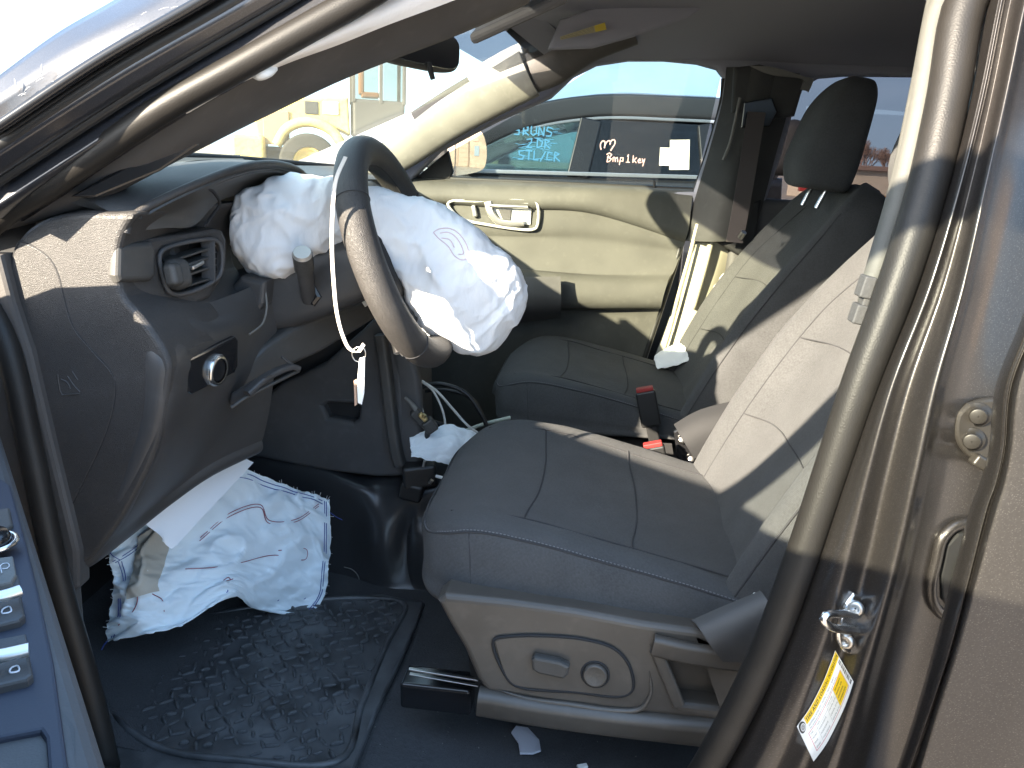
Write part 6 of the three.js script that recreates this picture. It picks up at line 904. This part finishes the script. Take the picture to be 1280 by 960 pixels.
// ---- blown knee-airbag cloth lying over the footwell
{
  const c = tag(group('airbag_cloth'), 'crumpled pale blue airbag cloth with red and blue stitching in the footwell', 'cloth');
  const q = (a) => a.map(([x, y, z]) => Z(x, y, z));
  const rows = [
    q([[150, 668, 0.52], [200, 640, 0.47], [250, 600, 0.40], [300, 588, 0.32], [345, 604, 0.26], [380, 616, 0.22], [412, 625, 0.20]]),
    q([[140, 690, 0.53], [185, 668, 0.50], [235, 640, 0.43], [290, 628, 0.36], [340, 635, 0.30], [378, 642, 0.25], [413, 655, 0.22]]),
    q([[141, 712, 0.54], [175, 700, 0.53], [225, 688, 0.46], [285, 670, 0.40], [335, 672, 0.33], [378, 676, 0.28], [412, 690, 0.24]]),
    q([[145, 735, 0.545], [178, 728, 0.55], [225, 715, 0.49], [283, 705, 0.43], [332, 705, 0.36], [375, 710, 0.30], [410, 715, 0.27]]),
    q([[139, 760, 0.55], [178, 755, 0.56], [226, 738, 0.51], [286, 722, 0.45], [330, 735, 0.38], [370, 738, 0.32], [407, 740, 0.29]]),
    q([[137, 782, 0.555], [180, 775, 0.565], [228, 762, 0.525], [285, 733, 0.46], [320, 757, 0.39], [355, 762, 0.34], [398, 758, 0.31]]),
    q([[133, 803, 0.555], [180, 794, 0.57], [230, 782, 0.535], [287, 745, 0.47], [312, 756, 0.40], [345, 766, 0.355], [390, 769, 0.325]]),
  ];
  const f = rowsFn(rows), ridge = (x) => Math.pow(1 - Math.abs(x), 3);
  const wr = (u, v) => { const p = f(u, v), a = ridge(1.7 * fbm(u * 4.2 + v * 2, v * 3.4 - u * 1.3, 4.4, 2)), b = ridge(1.8 * fbm(u * 10 - v * 4, v * 8, 7.7, 2)), k = 0.020 * (a - 0.45) + 0.004 * (b - 0.45); const ed = 0.004 * fbm(u * 22, v * 22, 1.2); return p.add(v3(k * 0.2 + ed * 0.5, k * 0.7 + ed * 0.4, k * 0.75)); };
  mesh('cloth_sheet', shell(wr, 150, 120, 0.0022), M.cloth, c);
  const P = (pts) => pts.map(([u, v]) => wr(u, v).add(v3(0.001, 0.0032, 0.0036)));
  const st = (name, pts, m, n = 60, r = 0.0008) => mesh(name, tube(P(pts), r, n, 4), m, c);
  const edgeR = Array.from({ length: 12 }, (_, i) => [0.955, 0.03 + i * 0.08]), edgeR2 = edgeR.map(([u, v]) => [u + 0.014, v]), edgeT = Array.from({ length: 9 }, (_, i) => [0.50 + i * 0.055, 0.035]), edgeT2 = edgeT.map(([u, v]) => [u, v + 0.025]);
  st('blue_stitching', edgeR, M.stitchBlue, 90); st('blue_stitching', edgeR2, M.stitchBlue, 90); st('blue_stitching', edgeT, M.stitchBlue, 70); st('blue_stitching', edgeT2, M.stitchBlue, 70);
  const L1 = [[0.16, 0.02], [0.17, 0.10], [0.15, 0.19], [0.10, 0.25], [0.03, 0.29]]; st('blue_stitching', L1, M.stitchBlue); st('blue_stitching', L1.map(([u, v]) => [u + 0.014, v + 0.012]), M.stitchBlue);
  const L2 = [[0.06, 0.3], [0.07, 0.45], [0.05, 0.6], [0.06, 0.75], [0.03, 0.95]]; st('blue_stitching', L2, M.stitchBlue, 80); st('blue_stitching', L2.map(([u, v]) => [u + 0.014, v]), M.stitchBlue, 80);
  st('red_stitching', [[0.13, 0.52], [0.15, 0.62], [0.13, 0.72], [0.07, 0.86]], M.stitchRed); st('red_stitching', [[0.22, 0.62], [0.26, 0.70], [0.26, 0.8]], M.stitchRed);
  const L3 = [[0.40, 0.30], [0.50, 0.22], [0.62, 0.17], [0.66, 0.24], [0.80, 0.22], [0.92, 0.07]]; st('red_stitching', L3, M.stitchRed, 90); st('red_stitching', L3.map(([u, v]) => [u, v + 0.015]), M.stitchRed, 90);
  const L4 = [[0.36, 0.50], [0.46, 0.53], [0.56, 0.50], [0.70, 0.44], [0.86, 0.44], [0.86, 0.38], [0.72, 0.41]]; st('red_stitching', L4, M.stitchRed, 90);
  st('red_stitching', [[0.48, 0.70], [0.50, 0.67], [0.51, 0.71], [0.49, 0.73], [0.52, 0.69]], M.stitchRed, 30);
  mesh('eyelet', [[0.49, 0.9], [0.89, 0.72], [0.76, 0.74]].map(([u, v]) => along(new THREE.TorusGeometry(0.0022, 0.0008, 6, 14).rotateX(Math.PI / 2), wr(u, v).add(v3(0, 0.0015, 0.0015)), v3(0.2, 0.7, 0.75))), M.stitchBlue, c);
  mesh('fold_flap', shell((u, v) => { const p = wr(0.13 + 0.14 * u + 0.02 * Math.sin(v * 5), 0.16 + 0.46 * v); return p.add(v3(0, 0.006 + 0.004 * Math.sin(u * 3.1), 0.006 + 0.004 * Math.sin(u * 3.1))); }, 20, 40, 0.0015), M.clothTan, c, 'tan inner face of the folded cloth');
  const R = rng(5), fr = []; for (let i = 0; i < 46; i++) { const t = R(), side = R(); const [u, v] = side < 0.4 ? [0.5 + 0.5 * t, 0.0] : side < 0.7 ? [1, t] : [0, t]; const p = wr(u, v), o = v3((u < 0.1 ? -1 : u > 0.9 ? 0.6 : 0) * 0.012 * R(), v === 0 ? 0.010 * R() : 0.004 * (R() - 0.5), 0.006 * (R() - 0.3)); fr.push(tube([p, p.clone().addScaledVector(o, 0.6), p.clone().add(o)], 0.0005, 4, 4)); }
  mesh('frayed_threads', fr, S([0.7, 0.68, 0.68]), c).userData.kind = 'stuff';
  mesh('loose_thread', [tube(q([[412, 640, 0.215], [420, 646, 0.212], [428, 650, 0.21]]), 0.0008, 8, 4), tube(q([[150, 700, 0.56], [140, 694, 0.562], [136, 688, 0.562]]), 0.0008, 6, 4), tube(q([[136, 800, 0.556], [130, 806, 0.556], [127, 812, 0.556]]), 0.0013, 6, 4)], M.stitchBlue, c);
}
{ // sheet of paper leaning in front of it
  const f = (u, v) => { const a = Z(291, 559, 0.40).lerp(Z(317, 578, 0.385), u), b = Z(176, 645, 0.595).lerp(Z(216, 686, 0.575), u), p = a.lerp(b, v); p.y += 0.006 * Math.sin(v * 3.1) * (1 - u) - 0.004 * Math.sin(u * 3.1); if (v > 0.97) p.x -= 0.004 * Math.sin(u * 9); return p; };
  const m = mesh('paper_sheet', shell(f, 16, 30, 0.0006), M.paper, null); tag(m, 'blank white paper sheet leaning between the knee panel and crumpled cloth', 'paper');
}
{ // cable strap and key tag hanging from the wheel
  const t = tag(group('key_tag'), 'small white key tag on a cord strap hanging from the steering wheel', 'tag');
  const cord = [[432, 196, 0.56], [420, 225, 0.575], [416, 262, 0.575], [415, 310, 0.572], [417, 350, 0.57], [421, 390, 0.565], [428, 418, 0.56], [437, 436, 0.555], [447, 440, 0.552], [455, 430, 0.55]].map((q) => Z(...q));
  mesh('strap', sweep(cord, roundRect(0.0055, 0.0016, 0.0006), v3(1, 0, 0), 70), S([0.62, 0.58, 0.52], { roughness: 0.5 }), t);
  mesh('ring', tube([[447, 434, 0.553], [440, 440, 0.553], [443, 450, 0.553], [452, 452, 0.553], [457, 444, 0.553], [455, 436, 0.553]].map((q) => Z(...q)), 0.0009, 30, 6, true), M.steel, t);
  mesh('tag_card', plate([[449, 448], [456, 446], [455, 492], [452, 506], [447, 504], [446, 480]].map(([x, y]) => Z(x, y, 0.556)), v3(0.8, 0, 0.6), 0.003, 0.001), M.white, t);
  mesh('key_blade', plate([[442, 476], [446, 474], [446, 506], [443, 508]].map(([x, y]) => Z(x, y, 0.550)), v3(0.3, 0, 1), 0.003, 0.0008), S([0.4, 0.27, 0.2], { roughness: 0.6 }), t);
  mesh('pen_line', tube([[451, 458], [452, 470], [451, 484]].map(([x, y]) => Z(x, y, 0.5585)), 0.0006, 6, 4), M.dark, t);
}
{ // what is left of the centre equipment: cloth, cables, plug
  const cl = tag(group('white_cloth'), 'small crumpled white cloth among the loose cables beside the centre stack', 'cloth');
  const rows = [[[512, 548, 0.14], [540, 536, 0.12], [565, 532, 0.09], [585, 538, 0.07], [603, 543, 0.05]], [[513, 560, 0.15], [538, 548, 0.13], [566, 546, 0.11], [588, 550, 0.09], [600, 553, 0.07]], [[515, 568, 0.155], [540, 565, 0.145], [565, 562, 0.13], [585, 563, 0.11], [596, 565, 0.09]], [[514, 571, 0.16], [540, 575, 0.15], [560, 580, 0.14], [575, 584, 0.13], [585, 572, 0.115]]].map((r) => r.map((q) => Z(...q)));
  const f = rowsFn(rows); mesh('cloth_sheet', shell((u, v) => { const p = f(u, v); const k = 0.012 * fbm(u * 5, v * 5, 2.2, 3); return p.add(v3(0, k, k * 0.6)); }, 60, 40, 0.003), M.cloth, cl);
  const cb = tag(group('loose_cables'), 'pale and black loose cables spilling between the front seats', 'cables'); const ca = S([0.5, 0.5, 0.47], { roughness: 0.5 });
  const q = (a) => a.map((b) => Z(...b));
  mesh('pale_cable', tube(q([[527, 476, 0.10], [545, 488, 0.10], [565, 510, 0.09], [585, 532, 0.08], [608, 548, 0.07]]), 0.0027, 30, 8), ca, cb);
  mesh('pale_cable', tube(q([[527, 477, 0.10], [540, 487, 0.10], [550, 505, 0.10], [555, 520, 0.10], [557, 535, 0.10]]), 0.0024, 24, 8), ca, cb);
  mesh('pale_cable', tube(q([[526, 500, 0.12], [528, 512, 0.12], [530, 522, 0.12]]), 0.002, 8, 6), ca, cb);
  mesh('wand', tube(q([[575, 541, 0.0], [605, 530, -0.02], [638, 522, -0.04]]), 0.0042, 14, 10), S([0.36, 0.40, 0.34], { roughness: 0.5 }), cb);
  mesh('cut_tube', tube(q([[540, 594, 0.15], [552, 597, 0.15], [564, 601, 0.15]]), 0.0035, 10, 8), M.white, cb);
  mesh('black_cable', [tube(q([[500, 500, 0.02], [540, 480, 0.0], [580, 490, 0.0], [600, 515, 0.0], [612, 540, 0.0]]), 0.005, 30, 8), tube(q([[520, 490, -0.05], [560, 488, -0.05], [592, 500, -0.05], [606, 525, -0.05]]), 0.004, 30, 8), tube(q([[510, 520, 0.02], [550, 530, 0.0], [600, 545, 0.0], [660, 560, 0.02]]), 0.006, 30, 8)], M.rubber, cb);
  const pl = tag(group('wire_plug'), 'unplugged black and brass wiring connector resting on the white cloth', 'connector');
  mesh('plug_body', [bar(Z(516, 513, 0.15), Z(540, 536, 0.14), 0.022, 0.022, 0.005), bar(Z(532, 525, 0.15), Z(542, 538, 0.145), 0.028, 0.026, 0.005)], M.plasticGrey, pl);
  mesh('brass_terminal', [bar(Z(524, 517, 0.165), Z(533, 526, 0.162), 0.012, 0.010, 0.003), cyl(Z(529, 522, 0.17), Z(531, 518, 0.17), 0.004)], M.brass, pl);
  mesh('wire_lead', tube(q([[506, 497, 0.15], [512, 502, 0.152], [520, 512, 0.152]]), (v) => 0.0035 + 0.003 * v, 12, 8), M.trimGrey, pl);
  mesh('lower_lead', tube(q([[536, 536, 0.14], [530, 560, 0.12], [524, 590, 0.13]]), 0.006, 12, 8), M.rubber, pl);
  const bx = tag(group('junction_box'), 'dark wiring junction box on the tunnel in front of the driver seat', 'wiring box');
  mesh('box_body', [put(box(0.07, 0.05, 0.05, 0.008), Z(524, 592, 0.14), 0, 0.3, 0.1), put(box(0.05, 0.04, 0.04, 0.008), Z(515, 612, 0.15), 0, 0, -0.2)], M.rubber, bx);
  mesh('terminal', [cyl(Z(529, 583, 0.17), Z(531, 576, 0.17), 0.003), cyl(Z(537, 604, 0.17), Z(540, 600, 0.17), 0.004)], M.steel, bx);
}
{ // broken plastic piece on the carpet
  const s = mesh('plastic_shard', bend(plate([[639, 917], [645, 908], [660, 909], [674, 926], [676, 940], [666, 942], [650, 941], [648, 928]].map(([x, y]) => Y(x, y, 0.366)), v3(0.1, 1, 0.1), 0.004, 0.001), (q) => { q.y += 6 * (q.x + 0.06) ** 2; }), S([0.42, 0.42, 0.46], { roughness: 0.4 }), null);
  tag(s, 'broken light grey plastic shard on the carpet under the driver seat', 'plastic shard');
  const s2 = mesh('plastic_chip', put(box(0.016, 0.004, 0.008, 0.001), Y(728, 958, 0.364), 0, 0.4, 0), M.white, null); tag(s2, 'small white plastic chip on the carpet at the bottom edge', 'plastic chip');
}
renderer.render(scene, camera);
